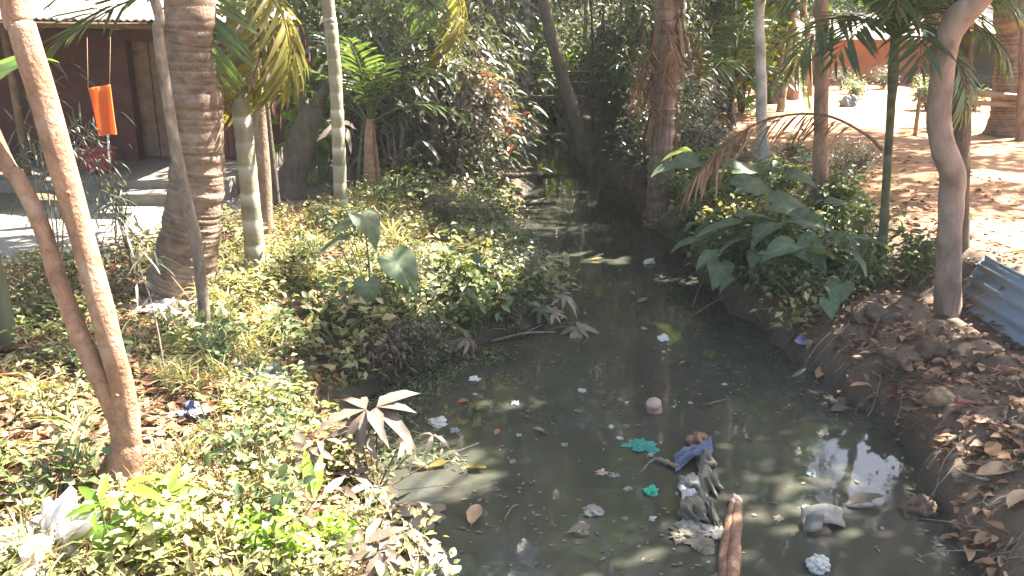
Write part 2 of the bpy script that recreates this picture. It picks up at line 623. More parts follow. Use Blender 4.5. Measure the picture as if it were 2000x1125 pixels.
def blob(c, r, seed=0, rough=.25, freq=1.6, nu=18, nv=12, pinch=0):
    """uneven closed lump"""
    th = np.linspace(0, math.pi, nv + 1)[1:-1]; ph = np.arange(nu) * 2 * math.pi / nu
    T, Pp = np.meshgrid(th, ph, indexing='ij')
    d = np.stack([np.sin(T) * np.cos(Pp), np.sin(T) * np.sin(Pp), np.cos(T)], -1).reshape(-1, 3)
    d = np.vstack([d, [0, 0, 1], [0, 0, -1]])
    k = 1 + rough * 2 * (vnoise(d[:, 0] * freq + d[:, 2] * 1.3 + seed * 3.7 + 9, d[:, 1] * freq - d[:, 2] * .9 + seed + 17, seed) - .5)
    k = k + rough * .8 * (vnoise(d[:, 0] * freq * 3 + d[:, 2] * 3 + seed, d[:, 1] * freq * 3 + d[:, 2] * 2.2 + 31, seed + 2) - .5)
    V = d * k[:, None] * np.asarray(r, float) + np.asarray(c, float)
    i = np.arange(nv - 2)[:, None] * nu; j = np.arange(nu)[None]; kk = (j + 1) % nu
    q = np.stack([i + j, i + nu + j, i + nu + kk, i + kk], -1).reshape(-1, 4)
    top, bot = (nv - 1) * nu, (nv - 1) * nu + 1
    jj = np.arange(nu)
    t = np.vstack([np.stack([np.full(nu, top), jj, (jj + 1) % nu], -1),
                   np.stack([np.full(nu, bot), (nv - 2) * nu + (jj + 1) % nu, (nv - 2) * nu + jj], -1)])
    return MB().add(V, t, q, .5)


def sheet(corner, ex, ey, nx, ny, fn=None, thick=.004):
    """a thin closed slab; fn(s,t) -> offset along its normal"""
    ex = np.asarray(ex, float); ey = np.asarray(ey, float); c = np.asarray(corner, float)
    nrm = np.cross(ex, ey); nrm /= np.linalg.norm(nrm)
    s, t = np.meshgrid(np.linspace(0, 1, nx + 1), np.linspace(0, 1, ny + 1), indexing='ij')
    off = fn(s, t) if fn else np.zeros_like(s)
    V = c + s[..., None] * ex + t[..., None] * ey + off[..., None] * nrm
    A = V.reshape(-1, 3); B = A - nrm * thick
    idx = np.arange((nx + 1) * (ny + 1)).reshape(nx + 1, ny + 1)
    q = np.stack([idx[:-1, :-1], idx[1:, :-1], idx[1:, 1:], idx[:-1, 1:]], -1).reshape(-1, 4)
    n = len(A)
    rim = np.concatenate([idx[:, 0], idx[-1, 1:], idx[-2::-1, -1], idx[0, -2:0:-1]])
    r2 = np.roll(rim, -1)
    side = np.stack([rim, rim + n, r2 + n, r2], -1)
    return MB().add(np.vstack([A, B]), None, np.vstack([q, q[:, ::-1] + n, side]), .5)


# ------------------------------------------------------------------ ground and water
def axis(parts):
    out = []
    for a, b, st in parts:
        out += list(np.arange(a, b, st))
    return np.array(out + [parts[-1][1]])


xs = axis([(-160, -40, 12), (-40, -12, 2), (-12, -5, .25), (-5, 5.2, .065), (5.2, 12, .25), (12, 40, 2), (40, 160, 12)])
ys = axis([(-60, -6, 6), (-6, 2.6, .5), (2.6, 10, .065), (10, 18, .14), (18, 40, .7), (40, 220, 12)])
X, Y = np.meshgrid(xs, ys, indexing='ij')
Z = height(X, Y)
lx_, rx_ = edges(Y)
DL, DR = lx_ - X, X - rx_
PD = seg_dist(X, Y, PATH)
nz = fbm(X * 1.2, Y * 1.2, 20) + .5 * fbm(X * 4, Y * 4, 23)
W_PATH = (1 - smooth(.75, 1.25, PD + nz * .8)) * (DL > 0)
W_YARD = smooth(1.5, 2.3, DR + nz * 1.1 + np.interp(Y, [5, 9, 14, 20], [-.4, -.3, -.2, .2]))
W_MUD = smooth(-.3, .0, DR) * (1 - W_YARD)

W_WET = 1 - smooth(.02, .16, Z)
idx = np.arange(X.size).reshape(X.shape)
QUAD = np.stack([idx[:-1, :-1], idx[1:, :-1], idx[1:, 1:], idx[:-1, 1:]], -1).reshape(-1, 4)
VERT = np.stack([X, Y, Z], -1).reshape(-1, 3)
zone = np.zeros(X.shape, int)
zone[W_PATH > .5] = 1
zone[W_YARD > .5] = 2
zone[(W_MUD > .5) & (Y < 20)] = 3
zq = zone[:-1, :-1].reshape(-1)
for k, nm in enumerate(['ground', 'footpath', 'dirt_yard', 'stream_bank']):
    sel = QUAD[zq == k]
    used, inv = np.unique(sel, return_inverse=True)
    mb = MB().add(VERT[used], None, inv.reshape(-1, 4))
    o = mb.build(nm, M_EARTH)
    for an, W in (('w_path', W_PATH), ('w_yard', W_YARD), ('w_mud', W_MUD), ('w_wet', W_WET)):
        a = o.data.attributes.new(an, 'FLOAT', 'POINT')
        a.data.foreach_set('value', W.reshape(-1)[used].astype(np.float32))
    tag(o, ['earth of the overgrown bank on the house side', 'sandy grey footpath past the red house',
            'bare orange earth yard between the trees', 'dark muddy bank above the water'][k], kind='structure')

wy = np.concatenate([np.arange(-60, 0, 10), np.arange(0, 24, .5), np.arange(24, 61, 6)])
wl, wr = edges(wy)
row = np.linspace(0, 1, 7)
WV = np.stack([(wl - .5)[:, None] * (1 - row) + (wr + .5)[:, None] * row, np.repeat(wy[:, None], 7, 1), np.zeros((len(wy), 7))], -1)
wi = np.arange(len(wy) * 7).reshape(-1, 7)
o = MB().add(WV.reshape(-1, 3), None, np.stack([wi[:-1, :-1], wi[:-1, 1:], wi[1:, 1:], wi[1:, :-1]], -1).reshape(-1, 4)).build('stream_water', M_WATER)
tag(o, 'murky grey green water of the stream', kind='structure')

# places lit by cutting leaves out of the unseen crowns: (picture place, radius across, radius along)
LIT = [(spot(u, v), rx + (.3 if u < 900 else .1), ry + (.3 if u < 900 and v > 420 else .1)) for u, v, rx, ry in [
    (110, 960, 1.0, .75), (420, 960, .75, .55), (600, 920, .5, .5), (560, 1080, .9, .3), (250, 1080, .9, .35), (740, 1060, .3, .2), (40, 800, .6, .18), (520, 800, .35, .3),
    (620, 470, 1.0, .8), (760, 500, .7, .6), (790, 400, .9, .9), (500, 440, .6, .8), (470, 665, .35, .35), (740, 595, .6, .2), (870, 570, .5, .35), (420, 540, .4, .4),
    (1140, 505, .65, .22), (1310, 545, .35, .18), (1010, 795, .35, .10), (840, 915, .35, .22),
    (1960, 345, 1.2, .35), (1950, 445, .5, .12), (1450, 200, 1.3, 1.2), (1560, 262, 1.2, .3), (1400, 235, .8, 1.0), (1780, 460, .4, .3),
    (1700, 255, .6, .25), (1930, 268, 1.2, .25), (1890, 300, .7, .15),
    (440, 382, .35, .08), (270, 400, .5, .08), (40, 560, .4, .3), (640, 370, .5, .4), (1000, 395, .3, .3)]]
LIT += [(at_y(u, v, y), rx, ry) for u, v, y, rx, ry in [   # stems, trunks, orange panel and roof that stand in the sun
    (200, 650, 4.2, .25, .2), (160, 500, 4.3, .25, .2), (120, 600, 4.3, .2, .2), (60, 420, 4.4, .25, .2), (225, 760, 4.2, .25, .2), (120, 330, 4.4, .2, .2),
    (410, 430, 7.0, .3, .3), (425, 300, 7.0, .12, .3), (205, 220, 10.05, .45, .4), (200, 30, 12, 1.5, 1.0), (880, 50, 12, .5, .5), (650, 250, 10.5, .4, .3), (735, 130, 11.2, .5, .5), (560, 120, 7.8, .4, .3),
    (975, 140, 14.0, .8, .8), (870, 220, 13, 1.0, .9), (950, 290, 12.8, .7, .6), (1130, 230, 13, .7, .6), (1230, 160, 16, 1.1, 1.0), (1200, 240, 14.5, .7, .7), (1620, 60, 28, 3, 1.5), (1930, 40, 25, 2, 1.5), (1090, 285, 21.5, 1.3, 1.2), (1090, 262, 25, 1.8, 1.6), (1090, 245, 27, 1.6, 1.5), (1000, 80, 16, .8, .8), (700, 200, 14, .8, .8), (1250, 60, 18, 1, 1)]]


# cones cut out of the crowns so sky mirrors in the near water
SKYGAP = []
for u, v, deg in ((1665, 925, 3.6), (1475, 915, 2.6), (1400, 900, 1.6), (1720, 900, 2.2), (1830, 1050, 1.6)):
    w = at_z(u, v, 0)
    d = w - _C
    d[2] = -d[2]
    SKYGAP.append((w, d / np.linalg.norm(d), math.cos(math.radians(deg))))


def sky_gap(P):
    out = np.zeros(len(P), bool)
    for w, d, c in SKYGAP:
        q = P - w
        out |= (q @ d) / (np.linalg.norm(q, axis=1) + 1e-6) > c
    return out


def canopy_gap(P):
    """True where a leaf would shade one of the lit places"""
    out = np.zeros(len(P), bool)
    for c, rx, ry in LIT:
        t = (P[:, 2] - c[2]) / SUN[2]
        gx = P[:, 0] - SUN[0] * t - c[0]; gy = P[:, 1] - SUN[1] * t - c[1]
        wob = .75 + .5 * vnoise(gx * 3 + 50, gy * 3 + 50, 3)
        out |= (t > 0) & ((gx / rx) ** 2 + (gy / ry) ** 2 < wob ** 2)
    return out



# ------------------------------------------------------------------ plant kits
def frond(length=1.6, n=26, ll=.5, lw=.035, e0=60, curve=95, droop=.35, pet=.2, rad=.014, lift=.15, fwd=.45, jit=.12, thin=0.0, twist=0.0):
    """pinnate palm leaf growing along +X from the origin"""
    t = np.linspace(0, 1, n + 1)
    e = np.radians(e0 - curve * t ** 1.25)
    dx, dz = np.cos(e) * length / n, np.sin(e) * length / n
    px = np.concatenate([[0], np.cumsum(dx[:-1])]); pz = np.concatenate([[0], np.cumsum(dz[:-1])])
    py = twist * t ** 2 * length
    C = np.stack([px, py, pz], 1)
    T = np.gradient(C, axis=0); T /= np.linalg.norm(T, axis=1)[:, None]
    Sd = np.cross(T, [0, 0, 1.0]) + np.array([0, -1e-4, 0]); Sd /= np.linalg.norm(Sd, axis=1)[:, None]
    Up = np.cross(Sd, T)
    r = rad * (1.6 - 1.35 * t)[:, None]
    Lv, Rv, Bv = C + Sd * r, C - Sd * r, C - Up * r * 1.3
    V = np.stack([Lv, Rv, Bv], 1).reshape(-1, 3)
    i = np.arange(n)[:, None] * 3; j = np.arange(3)[None]; k = (j + 1) % 3
    q = np.stack([i + j, i + k, i + 3 + k, i + 3 + j], -1).reshape(-1, 4)
    mb = MB().add(V, [(0, 2, 1)], q, .75)
    P, D, N, L = [], [], [], []
    for a in range(n + 1):
        if t[a] < pet or rng.random() < thin:
            continue
        tt = (t[a] - pet) / (1 - pet)
        pr = max(.25, math.sin(math.pi * (.14 + .78 * tt)) ** .7)
        for sgn, base in ((1, Lv[a]), (-1, Rv[a])):
            d = Sd[a] * sgn * (1 - .45 * tt) + T[a] * (fwd + .5 * tt) + Up[a] * lift + rng.normal(size=3) * jit
            P.append(base); D.append(d); N.append(Up[a] + rng.normal(size=3) * .12); L.append(ll * pr * (1 + rng.normal() * .06))
    L = np.array(L)
    mb.merge(leaves(np.array(P), np.array(D), np.array(N), L, lw * (L / ll) ** .4, 'strap', .18, droop * (.8 + .4 * rng.random(len(L))), np.clip(.45 + rng.normal(size=len(L)) * .2, 0, 1)))
    return mb


def frond_meshes(tagname, mat, count, **kw):
    out = []
    for i in range(count):
        k = dict(kw)
        k['e0'] = kw.get('e0', 60) + rng.uniform(-10, 10)
        k['curve'] = kw.get('curve', 95) + rng.uniform(-15, 15)
        k['twist'] = rng.uniform(-.15, .15)
        out.append(frond(**k).mesh(tagname, mat, weld=True))
    return out


FR_ARECA = frond_meshes('areca_frond', L_PALM, 3, length=1.5, n=24, ll=.55, lw=.05, e0=62, curve=110, droop=.45)
FR_YOUNG = frond_meshes('young_frond', L_PALM, 3, length=1.25, n=22, ll=.42, lw=.038, e0=72, curve=75, droop=.3)
FR_COCO = frond_meshes('coconut_frond', L_PALM, 3, length=3.6, n=44, ll=.85, lw=.06, e0=45, curve=110, droop=.55, rad=.03)
FR_FLAT = frond(length=1.75, n=26, ll=.55, lw=.05, e0=-6, curve=38, droop=.22, lift=.1, fwd=.6).mesh('flat_frond', L_PALM, weld=True)
FR_DEAD = frond_meshes('dead_frond', L_DEAD, 3, length=1.5, n=20, ll=.45, lw=.028, e0=10, curve=95, droop=.9, thin=.2, jit=.3)
FR_YELL = frond_meshes('yellow_frond', L_YELL, 2, length=1.5, n=24, ll=.5, lw=.05, e0=30, curve=115, droop=.75)


def place(me, name, parent, loc, az=0.0, tilt=0.0, roll=0.0, s=1.0):
    """mesh as a part: turned to azimuth az (degrees), tipped up by tilt"""
    M = Matrix.Translation(Vector(loc)) @ Matrix.Rotation(math.radians(az), 4, 'Z') @ Matrix.Rotation(math.radians(-tilt), 4, 'Y') @ Matrix.Rotation(math.radians(roll), 4, 'X') @ Matrix.Scale(s, 4)
    return put(name, me, parent, M)


def px_points(Y, pix):
    """trunk through picture places at one distance -> world points and radii"""
    P, r = [], []
    for q in pix:
        yy = q[3] if len(q) > 3 else Y
        p = at_y(q[0], q[1], yy)
        P.append(p); r.append(q[2] / 2 / FPX * (ray(q[0], q[1]) @ ray(q[0], q[1])) ** .5 * yy / ray(q[0], q[1])[1])
    return np.array(P), np.array(r)


def ringed(P, r, spacing=.14, amp=.05, sides=14, rough=.05, seed=0, jitter=.25, ringv=1.0):
    seg = np.linalg.norm(np.diff(P, axis=0), axis=1).sum()
    nr = max(4, int(seg / spacing))
    k = np.arange(nr * 4 + 1) % 4
    tt = (np.arange(nr * 4 + 1) // 4 + np.array([0, .06, .13, .56])[k]) / nr
    tt = np.clip(tt + (np.repeat(rng.normal(size=nr + 1), 4)[:nr * 4 + 1] * .12 * jitter / nr), 0, 1)
    tt[0], tt[-1] = 0, 1
    tt = np.maximum.accumulate(np.clip(tt, 0, 1)) + np.arange(len(tt)) * 1e-5
    tt /= tt[-1]
    fine = resample(P, 400)
    C = np.stack([np.interp(tt, np.linspace(0, 1, 400), fine[:, i]) for i in range(3)], 1)
    R = np.interp(tt, np.linspace(0, 1, len(r)), r)
    j = 1 + jitter * (rng.random(nr * 4 + 1) - .5) * amp * 2
    R = R * np.where(k == 0, 1 + amp, np.where(k == 1, 1 - amp * .3, 1)) * j
    var = np.where(k == 0, rng.uniform(.1, 1.0, nr * 4 + 1) * ringv, np.where(k == 1, .35 * ringv, 0))
    return tube(C, R, sides, var, rough, seed)


def limb_mb(a, b, r0, r1, bend=.15):
    a = np.asarray(a, float); b = np.asarray(b, float)
    L = np.linalg.norm(b - a)
    m1 = a + (b - a) * .35 + np.array([0, 0, 1]) * L * bend + rng.normal(size=3) * L * .05
    m2 = a + (b - a) * .7 + np.array([0, 0, 1]) * L * bend * .7 + rng.normal(size=3) * L * .06
    C = resample([a, m1, m2, b], 10)
    return tube(C, np.linspace(r0, r1, 10), 6, .3, .1, int(rng.integers(99)))


def crown_mb(c, rad, n, L=.24, W=.11, gap=True, clumps=None, shape='small', keep=.012):
    c = np.asarray(c, float); rad = np.asarray(rad, float)
    k = clumps or max(12, n // 130)
    cc = unit(k) * (rng.random((k, 1)) ** .4) * rad + c
    g = rng.integers(0, k, n)
    P = cc[g] + rng.normal(size=(n, 3)) * np.array([.42, .42, .3]) * (.6 + .12 * rad.mean())
    if gap:
        P = P[~((canopy_gap(P) | sky_gap(P)) & (rng.random(len(P)) > keep))]
    m = len(P)
    D = unit(m) + np.array([0, 0, -.45]) + (P - c) / (np.linalg.norm(P - c, axis=1)[:, None] + .3) * .5
    N = unit(m) * .7 + np.array([0, 0, 1.0])
    s = rng.uniform(.7, 1.3, m)
    return leaves(P, D, N, L * s, W * s, shape, .15, .15), cc


def tree(name, label, Y, pix, mat, top, crown, cat='tree', group=None, sides=12, rough=.1, leafm=None, nleaf=5000, bury=.15, extra=None, limbs=7, L=.24, W=.11, kids=None):
    """broad-leaved tree: trunk seen in the picture, then up through `top` points to a crown (centre, radii)"""
    P, r = px_points(Y, pix)
    base = P[0].copy()
    g = hz(base[0], base[1])
    P = np.vstack([[P[0][0], P[0][1], min(P[0][2], g) - bury], P])
    r = np.append(r[0] * 1.12, r)
    tp = [np.asarray(q[:3], float) for q in top]
    P2 = np.vstack([P] + [tp]) if tp else P
    r2 = np.append(r, [q[3] for q in top]) if tp else r
    T = thing(name, label, cat, tuple(base), 0, group)
    n = max(24, int(np.linalg.norm(np.diff(P2, axis=0), axis=1).sum() / .09))
    C = resample(P2, n)
    R = np.interp(np.linspace(0, 1, n), np.linspace(0, 1, len(r2)), r2)
    mb = tube(C - base, R, sides, .3, rough, int(base[0] * 10))
    if crown:
        c, rad = np.asarray(crown[0], float), np.asarray(crown[1], float)
        cm, cc = crown_mb(c, rad, nleaf, L, W)
        for q in cc[:limbs]:
            k = int(n * rng.uniform(.93, .99))
            mb.merge(limb_mb(C[k] - base, q - base, R[k] * .5, .012))
        cm.v = [v - base for v in cm.v]
        cm.build('crown', leafm or L_CROWN, T)
    if extra:
        extra(mb, C - base, R)
    mb.build('trunk', mat, T)
    return T, base


def palm(name, label, Y, pix, mat, top, fronds, cat='palm', group=None, spacing=.14, amp=.05, sides=14, bury=.15, crownpt=None, rough=.05):
    P, r = px_points(Y, pix)
    base = P[0].copy()
    g = hz(base[0], base[1])
    P = np.vstack([[P[0][0], P[0][1], min(P[0][2], g) - bury], P] + [[np.asarray(q[:3], float)] for q in top])
    r = np.concatenate([[r[0] * 1.1], r, [q[3] for q in top]])
    T = thing(name, label, cat, tuple(base), 0, group)
    mb = ringed(P - base, r, spacing, amp, sides, rough, int(abs(base[0]) * 7))
    mb.build('trunk', mat, T)
    tp = (P[-1] if crownpt is None else np.asarray(crownpt)) - base
    for f in fronds:
        me, az, tilt, s = f[:4]
        dz = f[4] if len(f) > 4 else 0
        place(me, 'frond', T, tp + np.array([0, 0, dz]), az, tilt, f[5] if len(f) > 5 else 0, s)
    return T, base


# ------------------------------------------------------------------ houses
M_REDWALL = plainmat('red_mud_wall', (.125, .052, .04), (.06, .032, .028), .9, .2, 2.2, .7, .03)
M_ORWALL = plainmat('orange_mud_wall', (.44, .17, .07), (.33, .12, .05), .9, .2, 2.5, .5, .02)
M_DARKWALL = plainmat('dark_plank_wall', (.07, .055, .05), (.04, .035, .03), .85, .2, 5, .4, .02)
M_PLINTH = plainmat('earth_plinth', (.22, .19, .16), (.15, .13, .11), .95, .2, 6, .6, .02)
M_TIN = plainmat('weathered_tin', (.50, .46, .42), (.34, .27, .23), .5, .5, 2.5, .2, .01)
M_WOOD = plainmat('weathered_wood', (.22, .14, .09), (.12, .075, .05), .8, .3, 9, .5, .01)
M_DOOR = plainmat('red_brown_door', (.26, .075, .05), (.18, .05, .035), .6, .4, 6, .3, .01)
M_ORANGE = plainmat('sun_patch_orange', (.75, .27, .09), (.66, .22, .07), .8, .2, 7, .3, .01, .5)
M_WHITE = plainmat('white_plastic', (.74, .72, .69), (.52, .50, .48), .35, .5, 12, .4, .02, .2)
M_REDPL = plainmat('red_plastic', (.35, .05, .06), (.25, .04, .05), .4, .5, 8, .2, .01)
M_BLUEPL = plainmat('blue_plastic', (.05, .13, .30), (.04, .09, .22), .4, .5, 8, .2, .01)
M_BAMBOO = plainmat('bamboo_pole', (.34, .23, .14), (.22, .14, .085), .6, .4, 10, .3, .01)


def corrugated(c, ex, ey, wave_along_x=True, n=10, amp=.018, sub=4):
    fn = lambda s, t: amp * np.sin((s if wave_along_x else t) * n * 2 * math.pi)
    k = n * sub
    return sheet(c, ex, ey, k if wave_along_x else 3, 3 if wave_along_x else k, fn, .003)


def left_house():
    x0, x1, yw, yf, zf = -10.5, -3.75, 12.7, 11.35, .92
    T = thing('mud_house', 'red brown mud house with low tin roof behind the ringed coconut palm', 'house', (x0, yw, .6))
    o = np.array([x0, yw, .6])
    W = MB()
    # front wall with a doorway left of the coconut palm and another to its right
    holes = [(-5.35, -4.62), (-4.3, -3.98)]
    edges_ = [x0, holes[0][0], holes[0][1], holes[1][0], holes[1][1], x1]
    for a, b in ((edges_[0], edges_[1]), (edges_[2], edges_[3]), (edges_[4], edges_[5])):
        W.merge(box(((a + b) / 2, yw + .12, zf + .9), (b - a, .24, 1.8)))
    for a, b in holes:
        W.merge(box(((a + b) / 2, yw + .12, zf + 1.73), (b - a, .24, .14)))
    W.merge(box((x1 - .12, yw + 2.2, zf + .9), (.24, 3.9, 1.8)))
    W.merge(box((x0 + .12, yw + 2.2, zf + .9), (.24, 3.9, 1.8)))
    W.merge(box(((x0 + x1) / 2, yw + 4.2, zf + .9), (x1 - x0, .24, 1.8)))
    W.v = [v - o for v in W.v]
    W.build('wall', M_REDWALL, T, smooth_shade=False)
    P = MB()
    P.merge(box(((x0 + x1) / 2, (yf + yw) / 2 + 1, zf - .3), (x1 - x0 + .3, yw - yf + 2.4, .6)))
    P.v = [v - o for v in P.v]
    pl = P.build('plinth', M_PLINTH, T, smooth_shade=False)
    st = MB().merge(box((-4.9, yf - .3, zf - .26), (1.3, .5, .3)))
    st.v = [v - o for v in st.v]
    st.build('step', M_PLINTH, pl, smooth_shade=False)
    for a, b, m in ((*holes[0], M_WOOD), (*holes[1], M_DOOR)):
        d = MB().merge(box(((a + b) / 2, yw + .2, zf + .83), (b - a - .02, .04, 1.64)))
        d.v = [v - o for v in d.v]
        dd = d.build('door', m, T, smooth_shade=False)
        for k in range(3):
            w = (b - a - .08) / 3
            pb = box((a + .04 + w * (k + .5), yw + .165, zf + .83), (w - .02, .03, 1.6))
            pb.v = [v - o for v in pb.v]
            pb.build('plank', m, dd, smooth_shade=False)
    # porch posts and eave beam
    for px in (-6.3, -4.05):
        q = tube([(px - o[0], yf + .1 - o[1], zf - .02 - o[2]), (px - o[0], yf + .1 - o[1], 2.80 - o[2])], .05, 8, .5, .1)
        q.build('post', M_WOOD, T)
    q = tube([np.array([x0, yf + .1, 2.86]) - o, np.array([x1, yf + .1, 2.79]) - o], .045, 8, .5, .1)
    q.build('eave_beam', M_WOOD, T)
    # roof: overlapping corrugated sheets, hip falling away to the right
    rf = tube([np.array([x0, 14.4, 3.72]) - o, np.array([-6.2, 14.4, 3.72]) - o], .05, 8)
    rf = rf.build('roof', M_WOOD, T)
    xe = np.arange(x0 - .4, -3.4, .72)
    for i, xa in enumerate(xe):
        run = min(1.0, max(.12, (-3.5 - (xa + .36)) / 2.6))
        ze = 2.93 - .011 * (xa - x0) * 1.0 + (.007 if i % 2 else 0)
        c = np.array([xa - .03, yf - .42, ze])
        ey = np.array([0, 3.3, .92]) * run
        corrugated(c - o, (.79, 0, -.008), ey, True, 9, .016).build('roof_sheet', M_TIN, rf, smooth_shade=True)
    # far slope behind the ridge
    corrugated(np.array([x0 - .4, 14.28, 3.85]) - o, (5.2, 0, 0), (0, 3.0, -.9), True, 50, .016).build('roof_sheet', M_TIN, rf)
    corrugated(np.array([-3.45, 11.0, 2.84]) - o, (-2.3, 3.3, .98), (0.1, 3.4, 0), False, 40, .014).build('roof_sheet', M_TIN, rf)
    return T


left_house()

# orange panel added as stand-in for a sunlit patch at the porch, white cord under it, red basin and white bits on the porch floor
Yc = 10.05
pc = [at_y(172, 172, Yc), at_y(214, 165, Yc), at_y(230, 262, Yc), at_y(191, 266, Yc)]
base = (pc[2] + pc[3]) / 2
T = thing('sun_patch_panel', 'bright orange panel standing in for a sunlit patch before the red house', 'cloth', tuple(base))
s_, t_ = np.meshgrid(np.linspace(0, 1, 9), np.linspace(0, 1, 17), indexing='ij')
top_ = pc[0][None, None] * (1 - s_)[..., None] + pc[1][None, None] * s_[..., None]
bot_ = pc[3][None, None] * (1 - s_)[..., None] + pc[2][None, None] * s_[..., None]
V = top_ * (1 - t_)[..., None] + bot_ * t_[..., None]
V[..., 1] += .03 * np.sin(s_ * 9 + t_ * 2)
ii = np.arange(9 * 17).reshape(9, 17)
qq = np.stack([ii[:-1, :-1], ii[1:, :-1], ii[1:, 1:], ii[:-1, 1:]], -1).reshape(-1, 4)
V = V.reshape(-1, 3) - base
MB().add(np.vstack([V, V + [0, .012, 0]]), None, np.vstack([qq, qq[:, ::-1] + len(V)])).build('panel', M_ORANGE, T)
cord = [at_y(211, 262, Yc), at_y(212, 290, Yc), at_y(214, 318, Yc)]
tube(np.array(resample(cord, 14)) - base, .013 * (1 + .25 * np.sin(np.arange(14) * 2.2)), 8).build('twisted_cord', M_WHITE, T)
tube(np.array([pc[0], at_y(170, 62, Yc + .9)]) - base, .003, 5).build('string', M_WOOD, T)
tube(np.array([pc[1], at_y(216, 62, Yc + .9)]) - base, .003, 5).build('string', M_WOOD, T)

Pp = at_y(192, 322, 11.75)
T = thing('plastic_basin', 'dull red plastic basin on the porch of the red house', 'basin', (Pp[0], Pp[1], .93))
th = np.linspace(0, 1, 7)
prof = np.array([(.0, .0), (.17, .0), (.20, .05), (.235, .20), (.255, .29), (.27, .30), (.25, .285), (.22, .20), (.19, .03), (.0, .02)])
a_ = np.arange(24) * 2 * math.pi / 24
V = np.stack([np.outer(prof[:, 0], np.cos(a_)), np.outer(prof[:, 0], np.sin(a_)), np.repeat(prof[:, 1][:, None], 24, 1)], -1).reshape(-1, 3)
i = np.arange(len(prof) - 1)[:, None] * 24; j = np.arange(24)[None]
lathe_q = lambda n: np.stack([np.arange(n - 1)[:, None] * 24 + j, np.arange(n - 1)[:, None] * 24 + (j + 1) % 24, np.arange(n - 1)[:, None] * 24 + 24 + (j + 1) % 24, np.arange(n - 1)[:, None] * 24 + 24 + j], -1).reshape(-1, 4)
MB().add(V, None, lathe_q(len(prof))).build('bowl', M_REDPL, T)
MB().add(V[96:168] * [1.02, 1.02, 1], None, lathe_q(3)).build('rim', M_REDPL, T)


def lathe(prof, mat, name, parent):
    prof = np.array(prof)
    V = np.stack([np.outer(prof[:, 0], np.cos(a_)), np.outer(prof[:, 0], np.sin(a_)), np.repeat(prof[:, 1][:, None], 24, 1)], -1).reshape(-1, 3)
    return MB().add(V, None, lathe_q(len(prof))).build(name, mat, parent)


Pp = spot(547, 292)
T = thing('water_drum', 'blue plastic drum with pale domed lid beyond the leaning stump', 'drum', (Pp[0], Pp[1], Pp[2] - .02))
lathe([(0, 0), (.26, 0), (.28, .04), (.28, .30), (.295, .32), (.295, .35), (.28, .37), (.28, .55), (.0, .55)], M_BLUEPL, 'drum_body', T)
lathe([(.30, .545), (.31, .57), (.28, .63), (.20, .70), (.10, .735), (.0, .745)], M_WHITE, 'lid', T)


def far_house(name, label, xa, xb, y, zb, eave, rise, depth, mat, doors, roofmat=None):
    T = thing(name, label, 'house', (xa, y, zb))
    o = np.array([xa, y, zb])
    h = eave - zb + .12
    w = MB()
    cuts = [xa]
    for a, b in doors:
        cuts += [a, b]
    cuts.append(xb)
    for a, b in zip(cuts[::2], cuts[1::2]):
        w.merge(box(((a + b) / 2, y, zb + h / 2), (b - a, .25, h)))
    for xx in (xa + .12, xb - .12):
        w.merge(box((xx, y + depth / 2, zb + h / 2), (.24, depth - .26, h)))
    w.v = [v - o for v in w.v]
    w.build('wall', mat, T, smooth_shade=False)
    for a, b in doors:
        d = box(((a + b) / 2, y + .06, zb + h / 2 - .02), (b - a - .02, .05, h - .04)); d.v = [v - o for v in d.v]
        d.build('door', M_WOOD, T, smooth_shade=False)
    rf = tube([np.array([xa - .3, y + depth * .6, eave + rise - .05]) - o, np.array([xb + .3, y + depth * .6, eave + rise - .05]) - o], .05, 6).build('roof', M_WOOD, T)
    nsh = int((xb - xa + .8) / .8)
    for i in range(nsh):
        c = np.array([xa - .4 + i * .8 - .03, y - .7, eave + (.008 if i % 2 else 0)])
        corrugated(c - o, (.86, 0, 0), (0, depth * .6 + .7, rise), True, 9, .016, 3).build('roof_sheet', roofmat or M_TIN, rf)
        corrugated(c - o + np.array([0, depth * .6 + .7, rise]), (.86, 0, 0), (0, depth * .6, -rise), True, 9, .016, 3).build('roof_sheet', roofmat or M_TIN, rf)
    return T


far_house('mud_house', 'orange mud house with pale tin roof across the orange yard', 7.9, 13.4, 27.6, .7, 2.12, .75, 4.5, M_ORWALL, [(8.9, 9.6)])
far_house('plank_house', 'dark walled house with glaring pale roof behind the bamboo rail', 13.2, 18.5, 25.0, .7, 2.25, .95, 4.0, M_DARKWALL, [(14.5, 15.2)])

# bamboo rail on posts at the edge of the yard
T = thing('bamboo_rail', 'bamboo pole rail on posts beside the far right coconut trunk', 'fence', tuple(spot(1800, 243)))
o = np.array(T.location)
Yr = 15.7
for (a, b, r_) in (((1880, 180), (2090, 193), .05), ((1800, 194), (2090, 207), .04)):
    A, B = at_y(*a, Yr), at_y(*b, Yr - .3)
    tube(resample([A - o, (A + B) / 2 - o + [0, 0, -.02], B - o], 16), .001 + r_ * (1 + .07 * (np.arange(16) % 3 == 0)), 8, .5, .06, 3).build('rail', M_BAMBOO, T)
for u in (1798, 1893, 1990, 2080):
    A = at_y(u, 182 + (u - 1798) * .05, Yr + .03)
    tube(np.array([(A[0], A[1], hz(A[0], A[1]) - .15), A + [0, 0, .06]]) - o, .035, 8, .5, .1, 5).build('post', M_BAMBOO, T)

